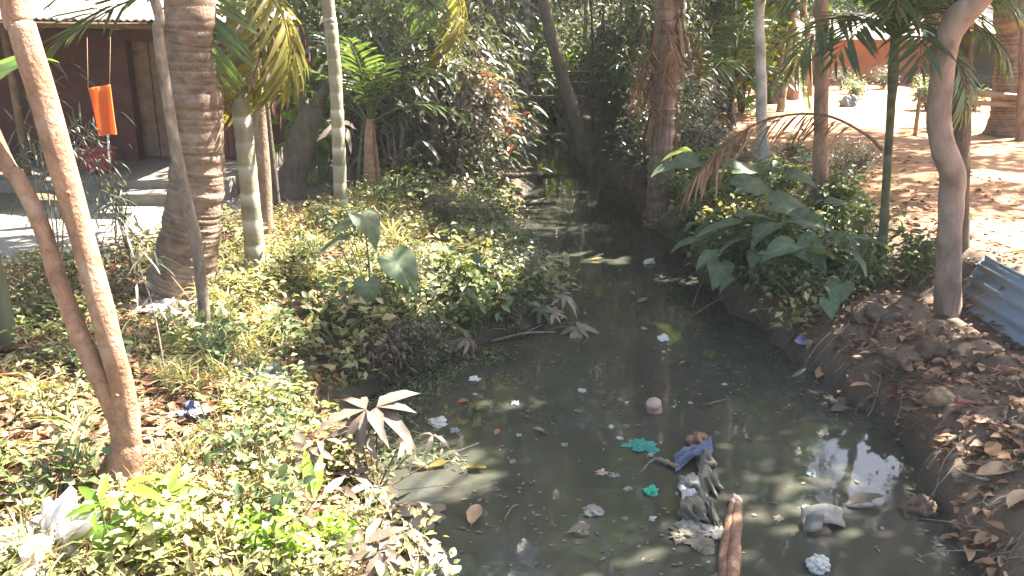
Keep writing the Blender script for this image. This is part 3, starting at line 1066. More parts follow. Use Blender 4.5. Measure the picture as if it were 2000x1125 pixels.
# ------------------------------------------------------------------ trees and palms, nearest first
# twin-stemmed tree in the near corner: trunk, two stems, each with its own limbs and crown high above
def twin_tree():
    base = spot(240, 945)
    Y = base[1]
    T = thing('twin_stem_tree', 'smooth orange brown tree forking into two leaning stems at its foot', 'tree', tuple(base))
    B, rb = px_points(Y, [(236, 935, 74), (240, 905, 64), (245, 880, 58), (245, 860, 46), (240, 842, 8)])
    B = np.vstack([[base[0] - .03, base[1], base[2] - .2], B]); rb = np.append(.15, rb)
    C = resample(B - base, 14)
    mb = tube(C, np.interp(np.linspace(0, 1, 14), np.linspace(0, 1, 6), rb), 16, .3, .14, 3)
    for a in (200, 290, 340, 60):                      # root flares
        d = np.array([math.cos(math.radians(a)), math.sin(math.radians(a)), 0])
        mb.merge(tube(resample([C[5] * [1, 1, 1] + d * .02, C[3] + d * .085, C[1] + d * .15, C[0] + d * .34 + [0, 0, .06]], 12), np.linspace(.05, .018, 12), 10, .3, .1, 4))
    mb.build('trunk', B_PINK, T)
    S1, r1 = px_points(Y, [(238, 905, 30), (238, 855, 38), (222, 800, 35), (172, 690, 33), (118, 560, 31, Y + .06), (80, 440, 29, Y + .1), (36, 350, 27, Y + .14), (-10, 270, 26, Y + .2)])
    S1 = np.vstack([S1, S1[-1] + [-.5, .3, 1.3], S1[-1] + [-.7, .5, 3.2]]); r1 = np.append(r1, [.045, .02])
    S2, r2 = px_points(Y, [(244, 905, 34), (250, 855, 46), (241, 770, 42), (212, 655, 41), (176, 520, 42, Y + .08), (140, 390, 44, Y + .14), (92, 220, 45, Y + .2), (45, 60, 45, Y + .26), (25, -20, 45, Y + .3)])
    S2 = np.vstack([S2, S2[-1] + [-.15, .3, 1.6], S2[-1] + [-.1, .6, 4.0]]); r2 = np.append(r2, [.06, .025])
    for S, r, c, rad, n in ((S1, r1, (-4.4, 5.2, 6.6), (1.5, 1.5, 1.1), 1800), (S2, r2, (-2.9, 5.4, 8.0), (1.8, 1.8, 1.3), 2400)):
        C = resample(S - base, 60)
        R = np.interp(np.linspace(0, 1, 60), np.linspace(0, 1, len(r)), r)
        cm, cc = crown_mb(c, rad, n)
        st = tube(C, R, 16, .3, .07, len(S))
        for k in (12, 22, 30):                          # knots and stubs
            d = np.array([rng.uniform(-1, 1), -1, .2]); d /= np.linalg.norm(d)
            st.merge(tube([C[k] + d * R[k] * .7, C[k] + d * R[k] * 1.25], [.016, .009], 7, .9))
        for q in cc[:6]:
            k = int(rng.uniform(56, 59))
            st.merge(limb_mb(C[k], q - base, R[k] * .6, .01))
        sm = st.build('stem', B_PINK, T)
        cm.v = [v - base for v in cm.v]
        cm.build('crown', L_CROWN, T)


twin_tree()

# coconut palm on the left bank
def coconut():
    base = spot(362, 575)
    P, r = px_points(base[1], [(352, 575, 128), (362, 520, 112), (372, 450, 102), (382, 380, 96), (386, 300, 94), (381, 200, 95), (374, 90, 92), (370, 0, 88)])
    P = np.vstack([P[0] + [0, 0, -.2], P, P[-1] + [-.1, .2, 1.6], P[-1] + [-.05, .5, 3.6], P[-1] + [.3, .7, 5.6]])
    r = np.concatenate([[r[0] * 1.1], r, [.19, .165, .14]])
    T = thing('coconut_palm', 'stout coconut palm with ringed trunk flaring at the base', 'palm', tuple(base))
    ringed(P - base, r, .11, .011, 28, .05, 4, 1.6, .45).build('trunk', B_COCO, T)
    tp = P[-1] - base
    for i in range(13):
        place(FR_COCO[i % 3], 'frond', T, tp, i * 360 / 13 + rng.uniform(-9, 9), rng.uniform(-30, 18), rng.uniform(-15, 15), rng.uniform(.85, 1.1))
    for i in range(5):
        a = i * 1.3
        blob(tp + np.array([.22 * math.cos(a), .22 * math.sin(a), -.25]), (.11, .11, .14), i, .06).build('coconut', B_GREENT, T)


coconut()

# thin straight sapling in front of the coconut palm
T, b0 = tree('sapling', 'thin grey sapling leaning across the coconut trunk', spot(402, 672)[1], [(404, 672, 20), (398, 600, 21), (384, 480, 21), (362, 380, 21), (340, 270, 20), (322, 160, 19), (308, 60, 18), (298, -10, 17)],
     B_TWIG, [(-2.85, 6.4, 4.4, .03), (-2.9, 6.6, 5.6, .014)], ((-2.9, 6.7, 5.3), (.9, .9, .8)), nleaf=700, rough=.05, sides=10, limbs=4)

# areca palm with pale rings, then the brown trunk behind it
ar = spot(500, 540)
palm('areca_palm', 'areca palm with pale ring scars growing before the brown trunk', ar[1], [(500, 540, 42), (497, 480, 37), (488, 380, 35), (478, 280, 34), (468, 180, 33), (462, 110, 33)], B_ARECA,
     [(*(at_y(455, 0, ar[1])), .065), (*(at_y(452, -60, ar[1])), .05)],
     [(FR_FLAT, 184, 0, 1.0, -.05), (FR_FLAT, 205, 8, .8, .1), (FR_ARECA[1], 150, -10, 1.0), (FR_ARECA[0], 265, -62, .8), (FR_ARECA[1], 240, -80, .9), (FR_ARECA[2], 40, -20, 1.05), (FR_ARECA[0], 100, -15, 1.1),
      (FR_YELL[0], 5, -62, .85, 0.05), (FR_YELL[1], -25, -70, .9), (FR_YELL[0], 335, -48, .8), (FR_ARECA[1], 70, -10, 1)], spacing=.17, amp=.035)
tree('slender_tree', 'slim brown trunk rising just behind the ringed areca palm', spot(518, 462)[1], [(520, 462, 32), (516, 400, 30), (510, 300, 29), (503, 200, 28), (494, 110, 25), (488, 50, 22), (497, 0, 22), (500, -30, 22)],
     B_BROWN, [(-2.75, 9.3, 4.5, .055), (-2.4, 9.6, 6.5, .03)], ((-2.1, 9.9, 7.4), (1.9, 1.9, 1.3)), nleaf=2600)
tree('slender_tree', 'thin dark stem between the brown trunk and the leaning stump', spot(543, 420)[1], [(544, 420, 14), (536, 350, 13), (528, 280, 12), (520, 180, 11)], B_DARK, [(-2.7, 10.2, 3.4, .02), (-2.6, 10.3, 4.6, .01)], ((-2.6, 10.3, 4.6), (.7, .7, .6)), nleaf=400, limbs=3)
# leaning stump
def stump_extra(mb, C, R):
    mb.merge(limb_mb(C[-3], C[-1] + np.array([.5, .1, .55]), R[-3] * .7, .03, .1))
    mb.merge(limb_mb(C[-4], C[-1] + np.array([-.35, .1, .5]), R[-3] * .55, .02, .1))
tree('leaning_stump', 'thick dark trunk leaning right beyond the footpath with broken top', spot(572, 386)[1], [(568, 386, 62), (572, 350, 52), (582, 310, 50), (594, 270, 50), (604, 235, 46), (612, 205, 36)], B_DARK, [], None, rough=.25, extra=stump_extra)

a7 = spot(667, 432)
palm('areca_palm', 'slim areca palm standing alone right of the footpath', a7[1], [(668, 432, 28), (664, 360, 24), (660, 250, 24), (655, 150, 24), (647, 60, 24), (640, 0, 24)], B_ARECA,
     [(-2.0, 9.9, 4.6, .06), (-1.95, 10.0, 6.0, .05)], [(FR_ARECA[i % 3], i * 40 + 7, -20 + (i % 3) * 14, 1.25) for i in range(9)], spacing=.22, amp=.04)

# young palm clump, fronds rising from several orange sheathed stems
ps = spot(722, 388)
T = thing('young_palm', 'young palm clump with upright feathery fronds and orange brown stems', 'palm', tuple(ps))
for k, (du, w) in enumerate(((0, 22), (-22, 9), (18, 9), (8, 12))):
    S, r = px_points(ps[1] + .05 * k, [(722 + du, 388, w * 1.15), (721 + du * .9, 330, w), (720 + du * .6, 270, w * .8), (722 + du * .4, 232, w * .6)])
    ringed(np.vstack([S[0] + [0, 0, -.1], S]) - ps, np.append(r[0], r), .09, .05, 9, .08, k).build('stem', B_PINK if k in (0, 2) else B_GREENT, T)
hp = at_y(722, 240, ps[1]) - ps
for az, ti, sc_, me in ((20, 12, 1.15, 0), (75, 16, 1.2, 1), (140, 4, 1.1, 2), (200, -8, 1.0, 0), (-30, 2, 1.1, 1), (-70, -8, .95, 2), (260, 10, 1.1, 0), (0, -30, 1.1, 1), (170, -34, .95, 2)):
    place(FR_YOUNG[me], 'frond', T, hp, az, ti, 0, sc_)

a10 = spot(797, 346)
palm('areca_palm', 'thin brown areca palm in front of the dark thicket', a10[1], [(797, 346, 24), (796, 300, 18), (794, 230, 16), (792, 170, 15), (790, 130, 14)], B_BROWN, [(*(at_y(788, 95, a10[1])), .045)],
     [(FR_ARECA[i % 3], i * 51 + 20, -35 + (i % 3) * 20, .85) for i in range(7)], spacing=.2, amp=.05)
# yellowing palm above it, whose fronds hang into view
yp = at_y(850, 330, 12.2)
palm('areca_palm', 'palm with yellow green fronds hanging before the dark thicket', 12.2, [(848, 330, 16), (846, 200, 15), (842, 60, 15)], B_DARK, [(-1.05, 12.2, 3.6, .05)],
     [(FR_YELL[0], -20, -68, .95), (FR_YELL[1], 25, -60, .9), (FR_ARECA[0], 120, -20, 1), (FR_ARECA[1], 200, -30, 1.1), (FR_ARECA[2], 60, 0, 1), (FR_ARECA[0], 265, -60, .8)], spacing=.2)

# leaning tree in the middle distance over the end of the water
def lean_extra(mb, C, R):
    mb.merge(limb_mb(C[14], C[14] + np.array([-.7, .2, 1.1]), .05, .015, .1))
    mb.merge(limb_mb(C[16], C[16] + np.array([.55, -.1, .9]), .045, .012, .1))
lt = spot(1165, 352)
tree('leaning_tree', 'dark tree leaning left over the far end of the stream', lt[1], [(1165, 352, 40), (1148, 320, 33), (1132, 270, 30), (1118, 220, 28), (1104, 170, 27), (1088, 110, 26), (1072, 50, 25), (1062, -10, 24)], B_DARK,
     [(.3, lt[1] + .3, 5.0, .08), (.0, lt[1] + .5, 7.0, .04)], ((.6, lt[1] + .6, 7.3), (2.4, 2.2, 1.6)), nleaf=3600, rough=.16, extra=lean_extra)

# shaggy trunk wrapped in dry sheaths
bt = spot(1288, 418)
P, r = px_points(bt[1], [(1286, 420, 52), (1288, 360, 46), (1292, 260, 46), (1298, 150, 48), (1302, 60, 46), (1304, -10, 44)])
P = np.vstack([P[0] + [0, 0, -.2], P, [bt[0] + .25, bt[1] + .1, 4.6]]); r = np.concatenate([[r[0]], r, [.09]])
T = thing('shaggy_palm', 'palm trunk wrapped in shaggy dry brown sheaths at the water edge', 'palm', tuple(bt))
ringed(P - bt, r, .12, .07, 16, .16, 6, 1.5).build('trunk', B_DRY, T)
C = resample(P - bt, 60)
for i in range(26):                                     # hanging dry sheaths
    k = int(rng.uniform(22, 56))
    a = rng.uniform(0, 2 * math.pi)
    d = np.array([math.cos(a), math.sin(a), 0])
    L = rng.uniform(.35, .85)
    w = rng.uniform(.05, .12)
    leaves([C[k] + d * .12], [d * .22 + [0, 0, -1]], [d], L, w, 'big', .25, .0, rng.random(), .5).build('dry_sheath', L_DEAD, T)
for i in range(9):
    place(FR_DEAD[i % 3], 'dead_frond', T, C[int(rng.uniform(36, 55))], rng.uniform(0, 360), rng.uniform(-60, -20), 0, rng.uniform(.5, .85))
for i in range(8):
    place(FR_ARECA[i % 3], 'frond', T, C[-1], i * 45 + 10, rng.uniform(-25, 20), 0, 1.5)

tree('slender_tree', 'short dark trunk leaning behind the shaggy palm', spot(1372, 278)[1], [(1368, 278, 24), (1358, 230, 22), (1350, 185, 20), (1346, 150, 19), (1338, 90, 18), (1330, 20, 17)], B_DARK, [(3.1, 16.6, 5, .08), (3.0, 16.8, 7, .04)], ((3.0, 17, 7.4), (2.0, 2.0, 1.4)), nleaf=1300)

# small palm standing on the orange yard
p14 = spot(1425, 258)
palm('young_palm', 'small dark stemmed palm with grey spreading fronds on the orange yard', p14[1], [(1425, 258, 13), (1426, 215, 11), (1429, 180, 13), (1432, 165, 16)], B_DARK, [(*(at_y(1434, 150, p14[1])), .06)],
     [(FR_ARECA[0], 175, -28, 1.25), (FR_ARECA[1], 205, -38, 1.15), (FR_ARECA[2], 150, -10, 1.2), (FR_ARECA[0], 120, 5, 1.2), (FR_ARECA[1], 80, 16, 1.2), (FR_ARECA[2], 20, -5, 1.2), (FR_ARECA[0], -20, -25, 1.1), (FR_ARECA[1], 240, -22, 1.1), (FR_ARECA[2], 290, -32, 1.0), (FR_ARECA[1], 60, 25, 1.2)], spacing=.12)

# pale grey straight trunk and the other trunks on the right bank
tree('pale_tree', 'straight pale grey trunk behind the elephant ear leaves', spot(1492, 372)[1], [(1492, 372, 23), (1490, 300, 22), (1487, 200, 21), (1486, 100, 20), (1486, -10, 20)], B_GREY, [(3.3, 11.6, 5.0, .065), (3.5, 11.8, 8.0, .04)],
     ((5.4, 13.8, 8.4), (3.3, 3.2, 1.6)), nleaf=9500, limbs=12)  # unseen crown shifted and widened to shade the far water
for i, (lab, vb, pts, mat) in enumerate([
        ('grey trunk nearest the pale tree in the row before the orange house', 185, [(1504, 186, 26), (1506, 120, 25), (1510, 40, 24), (1512, -10, 24)], B_BROWN),
        ('stocky tan trunk lit along one side in the row before the orange house', 192, [(1546, 192, 32), (1546, 130, 28), (1544, 60, 26), (1543, -10, 25)], B_TAN),
        ('thin leaning stem in front of the orange house wall', 188, [(1582, 188, 11), (1580, 120, 10), (1577, 50, 10), (1574, -10, 9)], B_TAN),
        ('grey brown trunk second in the row before the orange house', 178, [(1524, 178, 20), (1526, 110, 19), (1530, 40, 18), (1531, -10, 18)], B_GREY)]):
    q = spot(pts[0][0], vb)
    tree('yard_tree', lab, q[1], pts, mat, [(q[0] + .2, q[1] + .3, 6, .12), (q[0] + .4, q[1] + .5, 9, .06)], ((q[0] + .4, q[1] + .6, 9.3), (2.6, 2.6, 1.9)), group='trunks before the orange house', nleaf=2600, L=.3, W=.14)

tree('slender_tree', 'straight reddish brown trunk rising out of the elephant ear leaves', spot(1598, 455)[1], [(1596, 455, 32), (1600, 380, 29), (1603, 280, 27), (1605, 150, 26), (1607, 40, 25), (1608, -10, 25)], B_BROWN,
     [(3.6, 9.9, 4.8, .07), (4.3, 10.4, 7.2, .04)], ((5.0, 10.9, 7.8), (2.8, 2.6, 1.6)), nleaf=6500, rough=.08)

# young areca with drooping dark crown and one long dry frond arching over the leaves
yv = spot(1722, 548)
palm('areca_palm', 'young areca palm with dark drooping crown and thin green stem', yv[1], [(1720, 548, 20), (1724, 470, 16), (1730, 380, 15), (1736, 280, 14), (1741, 200, 15), (1744, 160, 18), (1746, 120, 18)], B_GREENT, [(*(at_y(1748, 70, yv[1])), .035)],
     [(FR_ARECA[0], 195, -22, .8), (FR_ARECA[1], 170, -5, .85), (FR_ARECA[2], 225, -35, .75), (FR_ARECA[0], 150, 12, .9), (FR_ARECA[1], 20, -20, .8), (FR_ARECA[2], -15, -40, .75), (FR_ARECA[0], 60, 0, .9), (FR_ARECA[1], 100, 15, .9), (FR_ARECA[2], 265, -38, .7), (FR_ARECA[0], 300, -48, .75), (FR_ARECA[1], 340, -12, .85), (FR_ARECA[2], 250, -12, .7)] + [(FR_YOUNG[i % 3], i * 29 + 11, -34 + (i % 4) * 11, .95) for i in range(12)], spacing=.16, amp=.05)
A = at_y(1722, 292, yv[1])
T = thing('dry_frond', 'long dry palm frond arching left from the young areca stem', 'palm frond', tuple(A))
pts = [A, at_y(1690, 262, 7.7), at_y(1610, 225, 8.0), at_y(1510, 230, 8.2), at_y(1430, 270, 8.3), at_y(1380, 320, 8.35), at_y(1352, 352, 8.4)]
C = resample(pts, 40) - A
mb = tube(C, np.linspace(.016, .005, 40), 6, .3)
Tn = np.gradient(C, axis=0); Tn /= np.linalg.norm(Tn, axis=1)[:, None]
for k in range(9, 40):
    for sg in (1, -1):
        d = np.array([0, sg * .6, 0]) + Tn[k] * .8 + np.array([0, 0, -.55]) + rng.normal(size=3) * .2
        mb.merge(leaves([C[k]], [d], [[0, 0, 1]], rng.uniform(.22, .42), .026, 'strap', .25, .35, rng.random()))
mb.build('blade', L_DEAD, T, weld=True)

# crooked trunk and its straight dark neighbour
ck = spot(1850, 612)
tree('crooked_tree', 'crooked tan trunk bending at mid height on the mud bank', ck[1], [(1850, 612, 46), (1852, 540, 41), (1855, 450, 40), (1858, 390, 42), (1861, 340, 44), (1842, 290, 42), (1834, 230, 40), (1838, 160, 39), (1848, 90, 42), (1868, 40, 46), (1912, -5, 42)], B_TAN,
     [(4.35, ck[1] + .3, 3.7, .08), (5.2, ck[1] + .8, 5.2, .055), (5.8, ck[1] + 1.2, 6.6, .03)], ((5.9, ck[1] + 1.1, 7.0), (3.0, 2.8, 1.5)), nleaf=9500, rough=.07, sides=16)  # unseen crown widened and thickened to shade the near water
tree('mossy_tree', 'straight dark mossy trunk close behind the crooked one', ck[1] + .75, [(1868, 470, 42), (1870, 400, 38), (1872, 300, 38), (1874, 200, 38), (1876, 100, 38), (1880, -10, 37)], B_DARK,
     [(4.3, ck[1] + 1, 5.0, .07), (4.7, ck[1] + 1.2, 7.5, .04)], ((4.6, ck[1] + 1.3, 8.6), (2.6, 2.6, 1.5)), nleaf=5500, rough=.1)
t20 = spot(1966, 265)
palm('coconut_palm', 'coconut trunk with flared foot standing at the bamboo rail', t20[1], [(1962, 268, 74), (1966, 225, 52), (1970, 150, 46), (1974, 60, 44), (1976, -10, 43)], B_COCO, [(9.7, 17.4, 6, .17), (9.4, 17.6, 9.5, .13)],
     [(FR_COCO[i % 3], i * 30 + 5, -22 + (i % 4) * 12, 1.05) for i in range(12)], spacing=.12, amp=.04)
tree('slender_tree', 'thin trunk at the far right edge beside the coconut foot', spot(1990, 275)[1], [(1992, 275, 16), (1996, 180, 15), (2000, 60, 14), (2002, -10, 14)], B_BROWN, [(10.3, 17.3, 6, .06), (10.4, 17.4, 8.5, .03)], ((11.2, 16.6, 8.6), (4.0, 3.6, 1.6)), nleaf=8000, limbs=14)  # unseen crown enlarged to throw shade over the yard
# green banana stalk at the left edge
gs = spot(14, 690)
T, b0 = tree('banana_stalk', 'fat green stalk cut by the left picture edge', gs[1], [(16, 692, 34), (8, 630, 31), (-2, 570, 28), (-20, 480, 25)], B_GREENT, [(-3.7, gs[1] + .2, 2.3, .05)], None)
tp = np.array([-3.7, gs[1] + .2, 2.3]) - b0
for az, up, L in ((60, 1.2, 1.2), (150, .8, 1.2), (210, .9, 1.2)):
    d = np.array([math.cos(math.radians(az)), math.sin(math.radians(az)), up])
    leaves([tp], [d], [[0, 0, 1]], L, .34, 'big', .12, .5, rng.random(), .1).build('leaf', L_LIME, T)

# ------------------------------------------------------------------ shrub kinds (stems + foliage), shared by their copies
def bush(h, r, nst, nleaf, shape, L, W, droop=.25, up=.3, fold=.2, low=.25, spread=.12):
    st, P, D = MB(), [], []
    stems = []
    for i in range(nst):
        a = rng.uniform(0, 2 * math.pi); k = rng.random() ** .6
        tip = np.array([math.cos(a) * r * k, math.sin(a) * r * k, h * rng.uniform(.6, 1.0) * (1 - .25 * k)])
        mid = tip * np.array([.35, .35, .6]) + rng.normal(size=3) * .06 * h
        C = resample([[rng.normal() * .04 * r, rng.normal() * .04 * r, -.05], mid, tip], 12)
        st.merge(tube(C, np.linspace(.012, .004, 12) * h ** .5, 5, .3))
        stems.append(C)
    stems = np.array(stems)
    si = rng.integers(0, nst, nleaf); ti = np.clip(low + (1 - low) * rng.random(nleaf) ** .7, 0, .999)
    k = (ti * 11).astype(int)
    P = stems[si, k] + rng.normal(size=(nleaf, 3)) * spread * h
    P[:, 2] = np.maximum(P[:, 2], .02)
    D = unit(nleaf) * np.array([1, 1, .6]) + P * np.array([.6, .6, 0]) / r + np.array([0, 0, up])
    N = unit(nleaf) * .6 + np.array([0, 0, 1])
    s = rng.uniform(.6, 1.3, nleaf)
    return st, leaves(P, D, N, L * s, W * s, shape, fold, droop)


def bush_kind(nm, mat, stemmat=None, **kw):
    st, lf = bush(**kw)
    return st.mesh(nm + '_stems', stemmat or B_TWIG), lf.mesh(nm + '_foliage', mat)


K_FINE = [bush_kind('fine_bush', L_DARK, h=1.5, r=.8, nst=16, nleaf=2200, shape='small', L=.09, W=.035) for _ in range(2)]
K_LANCE = [bush_kind('lance_bush', L_DARK, h=1.7, r=.85, nst=14, nleaf=1100, shape='lance', L=.20, W=.05, droop=.5) for _ in range(2)]
K_DUSTY = [bush_kind('dusty_bush', L_GREY, h=1.4, r=.8, nst=14, nleaf=800, shape='lance', L=.17, W=.045, droop=.5) for _ in range(2)]
K_BROAD = [bush_kind('broad_bush', L_WEED, h=1.2, r=.7, nst=12, nleaf=500, shape='ovate', L=.17, W=.09, droop=.3) for _ in range(2)]
K_COPPER = [bush_kind('copper_bush', L_RED, h=2.0, r=.32, nst=7, nleaf=170, shape='lance', L=.17, W=.05, droop=.35, low=.74, spread=.05)]
K_CANE = [bush_kind('cane_bush', L_PALM, h=2.4, r=.6, nst=12, nleaf=700, shape='lance', L=.28, W=.028, droop=.5, low=.3, spread=.07) for _ in range(2)]
K_WEED = [bush_kind('weed', L_WEED, B_GREENT, h=.38, r=.28, nst=8, nleaf=110, shape='ovate', L=.068, W=.038, droop=.2, spread=.15) for _ in range(3)]
K_HERB = [bush_kind('herb', L_BANK, B_GREENT, h=.34, r=.3, nst=9, nleaf=170, shape='small', L=.06, W=.032, droop=.15, spread=.16) for _ in range(3)]
K_GRASS = [bush_kind('tuft', L_BANK, B_GREENT, h=.30, r=.22, nst=3, nleaf=80, shape='strap', L=.32, W=.011, droop=.5, up=1.1, low=0, spread=.05) for _ in range(2)]
K_TWIG = [bush_kind('twiggy_bush', L_WEED, h=1.25, r=.6, nst=16, nleaf=240, shape='ovate', L=.13, W=.075, droop=.3, low=.45, spread=.07) for _ in range(2)]
K_LIME = [bush_kind('lime_bush', L_LIME, h=1.1, r=.5, nst=9, nleaf=220, shape='ovate', L=.20, W=.10, droop=.3)]


def shrub(kind, name, label, cat, x, y, s, group, z=None, sz=1.0):
    st, lf = random.choice(kind)
    o = thing(name, label, cat, (x, y, (hz(x, y) if z is None else z) - .02), random.uniform(0, 6.28), group, s)
    o.scale = (s, s, s * sz)
    put('stems', st, o)
    put('foliage', lf, o)
    return o


def scatter(n, xr, yr, ok, dmin, tries=6000):
    pts = []
    for _ in range(tries):
        x, y = random.uniform(*xr), random.uniform(*yr)
        if not ok(x, y) or any((x - a) ** 2 + (y - b) ** 2 < dmin ** 2 for a, b in pts):
            continue
        pts.append((x, y))
        if len(pts) >= n:
            break
    return pts


def side(x, y):
    lx, rx = np.interp(y, LY, LX), np.interp(y, RY, RX)
    return lx - x, x - rx


def pathd(x, y):
    return float(seg_dist(np.array([x]), np.array([y]), PATH)[0])


# the dark thicket left of the end of the water
for i, (x, y) in enumerate(scatter(34, (-1.9, .6), (12.2, 17.5), lambda x, y: side(x, y)[0] > (.45 if y < 13.5 else 1.0) and x > -2.4 + .05 * y, .34)):
    k = [K_FINE, K_LANCE, K_DUSTY, K_LANCE, K_FINE][i % 5]
    nm, lab = [('small_leaved_shrub', 'small leaved dark shrub in the left thicket'), ('narrow_leaved_shrub', 'narrow leaved dark shrub in the left thicket'),
               ('dusty_shrub', 'dusty grey leaved shrub in the left thicket')][[0, 1, 2, 1, 0][i % 5]]
    shrub(k, nm, lab, 'shrub', x, y, random.uniform(.85, 1.45), 'thicket left of the stream end', sz=random.uniform(.9, 1.3))
# thicket right of the end of the water
for i, (x, y) in enumerate(scatter(20, (1.5, 3.4), (12.6, 19.5), lambda x, y: side(x, y)[1] > (.3 if y < 14.2 else .85) and x < .185 * y, .36)):
    k = [K_CANE, K_FINE, K_LANCE, K_CANE, K_DUSTY][i % 5]
    nm, lab = [('cane_shrub', 'tall cane like shrub behind the leaning tree'), ('small_leaved_shrub', 'small leaved shrub behind the leaning tree'), ('narrow_leaved_shrub', 'narrow leaved shrub behind the leaning tree'),
               ('cane_shrub', 'tall cane like shrub behind the leaning tree'), ('dusty_shrub', 'dusty grey shrub behind the leaning tree')][i % 5]
    shrub(k, nm, lab, 'shrub', x, y, random.uniform(.8, 1.25), 'thicket behind the leaning tree')
# growth over the far water and behind the two thickets
for i, (x, y) in enumerate(scatter(40, (-5, 5.2), (18.5, 30), lambda x, y: x < .185 * y and (side(x, y)[0] > 1.3 or side(x, y)[1] > 1.4 or y > 28) and pathd(x, y) > .9, .55)):
    k = [K_FINE, K_BROAD, K_LANCE, K_CANE][i % 4]
    nm = ['small_leaved_shrub', 'broad_leaved_shrub', 'narrow_leaved_shrub', 'cane_shrub'][i % 4]
    lab = ['small leaved', 'broad leaved', 'narrow leaved', 'cane like'][i % 4] + ' shrub far behind the stream'
    shrub(k, nm, lab, 'shrub', x, y, random.uniform(1.2, 1.9), 'shrubs far behind the stream')
# beside and behind the red house
for i, (x, y) in enumerate(scatter(16, (-3.3, -1.3), (13.2, 19), lambda x, y: pathd(x, y) > .75, .5)):
    k = [K_BROAD, K_LANCE, K_FINE, K_DUSTY][i % 4]
    nm = ['broad_leaved_shrub', 'narrow_leaved_shrub', 'small_leaved_shrub', 'dusty_shrub'][i % 4]
    shrub(k, nm, ['broad leaved', 'narrow leaved', 'small leaved', 'dusty grey'][i % 4] + ' shrub beside the path past the red house', 'shrub', x, y, random.uniform(.7, 1.25), 'shrubs beside the path')
# low plants at the foot of the far houses and along the rail
for i, (x, y) in enumerate(scatter(26, (6.2, 15.5), (19.5, 26.4), lambda x, y: .26 * y < x - 1.2, .7)):
    shrub([K_BROAD, K_TWIG, K_FINE][i % 3], ['broad_leaved_shrub', 'leggy_shrub', 'small_leaved_shrub'][i % 3], ['broad leaved', 'leggy', 'small leaved'][i % 3] + ' low shrub before the far houses', 'shrub', x, y, random.uniform(.35, .6), 'low shrubs before the far houses')
Yb = 21.5
A = at_y(1058, 246, Yb)
T = thing('plank_crossing', 'weathered plank crossing far up at the head of the stream', 'footbridge', (A[0], A[1], .5))
o = np.array([A[0], A[1], .5])
for k in range(3):
    q = box((A[0] + .45, Yb + .17 * k, .96 + .02 * (k % 2)), (2.4, .14, .05)); q.v = [v - o for v in q.v]
    q.build('plank', M_WOOD, T, smooth_shade=False)
for k, zz in enumerate((1.25, 1.5)):
    tube(np.array([(A[0] - .7, Yb + .5, zz), (A[0] + 1.6, Yb + .5, zz + .05)]) - o, .03, 7).build('rail', M_BAMBOO, T)
for xx in (-.6, .45, 1.5):
    tube(np.array([(A[0] + xx, Yb + .46, .1), (A[0] + xx, Yb + .46, 1.62)]) - o, .035, 7).build('post', M_BAMBOO, T)
for i, (x, y) in enumerate([(.2, 24.5), (1.3, 25.5), (2.3, 24.8), (.9, 27), (2.0, 27.5)]):
    shrub([K_BROAD, K_LIME, K_TWIG, K_BROAD, K_FINE][i], 'sunlit_shrub', ['broad leaved', 'lime', 'leggy', 'broad leaved', 'small leaved'][i] + ' sunlit shrub at the stream head', 'shrub', x, y, random.uniform(1.4, 1.9), 'sunlit shrubs in the gap', sz=1.3)
# single shrubs that catch the eye
q = at_y(972, 200, 14.0); shrub(K_COPPER, 'copper_shrub', 'bright orange leaved shrub glowing in the dark thicket', 'shrub', q[0], q[1] - .6, 1.3, None)
q = at_y(1190, 120, 19); shrub(K_COPPER, 'copper_shrub', 'orange dry shrub high behind the leaning tree', 'shrub', q[0], q[1], 1.15, None)
q = at_y(622, 185, 12.4); shrub(K_LIME, 'lime_shrub', 'vivid lime leaved shrub behind the lone areca palm', 'shrub', q[0], q[1], 1.1, None, sz=1.6)
q = at_y(1452, 140, 19.5); shrub(K_LIME, 'lime_shrub', 'vivid green shrub left of the pale grey trunk', 'shrub', q[0], q[1], 1.7, None, sz=1.5)
q = at_y(1250, 130, 18.5); shrub(K_LIME, 'lime_shrub', 'bright green shrub left of the shaggy palm', 'shrub', q[0], q[1], 1.5, None, sz=1.7)

# thin saplings rising through the thickets
def sapling_kind(h):
    st = tube(resample([(0, 0, -.1), (rng.normal() * .06, rng.normal() * .06, h * .4), (rng.normal() * .2, rng.normal() * .2, h)], 20), np.linspace(.03, .010, 20), 7, .3, .08, int(rng.integers(40)))
    C = resample([(0, 0, 0), (0, 0, h)], 20)
    n = 260
    z = h * (.3 + .7 * rng.random(n) ** .8)
    a = rng.uniform(0, 6.28, n); r = rng.random(n) ** .6 * (.15 + .45 * (z / h))
    P = np.stack([r * np.cos(a), r * np.sin(a), z], 1)
    for k in range(9):
        i = int(rng.integers(n))
        st.merge(limb_mb((0, 0, P[i, 2] - .25), P[i], .010, .004))
    lf = leaves(P, unit(n) * [1, 1, .5] + [0, 0, -.3], unit(n) * .5 + [0, 0, 1], rng.uniform(.10, .22, n), rng.uniform(.03, .06, n), 'lance', .2, .35)
    return st.mesh('sapling_stem', B_DARK if rng.random() < .5 else B_TWIG), lf.mesh('sapling_leaves', L_DARK)


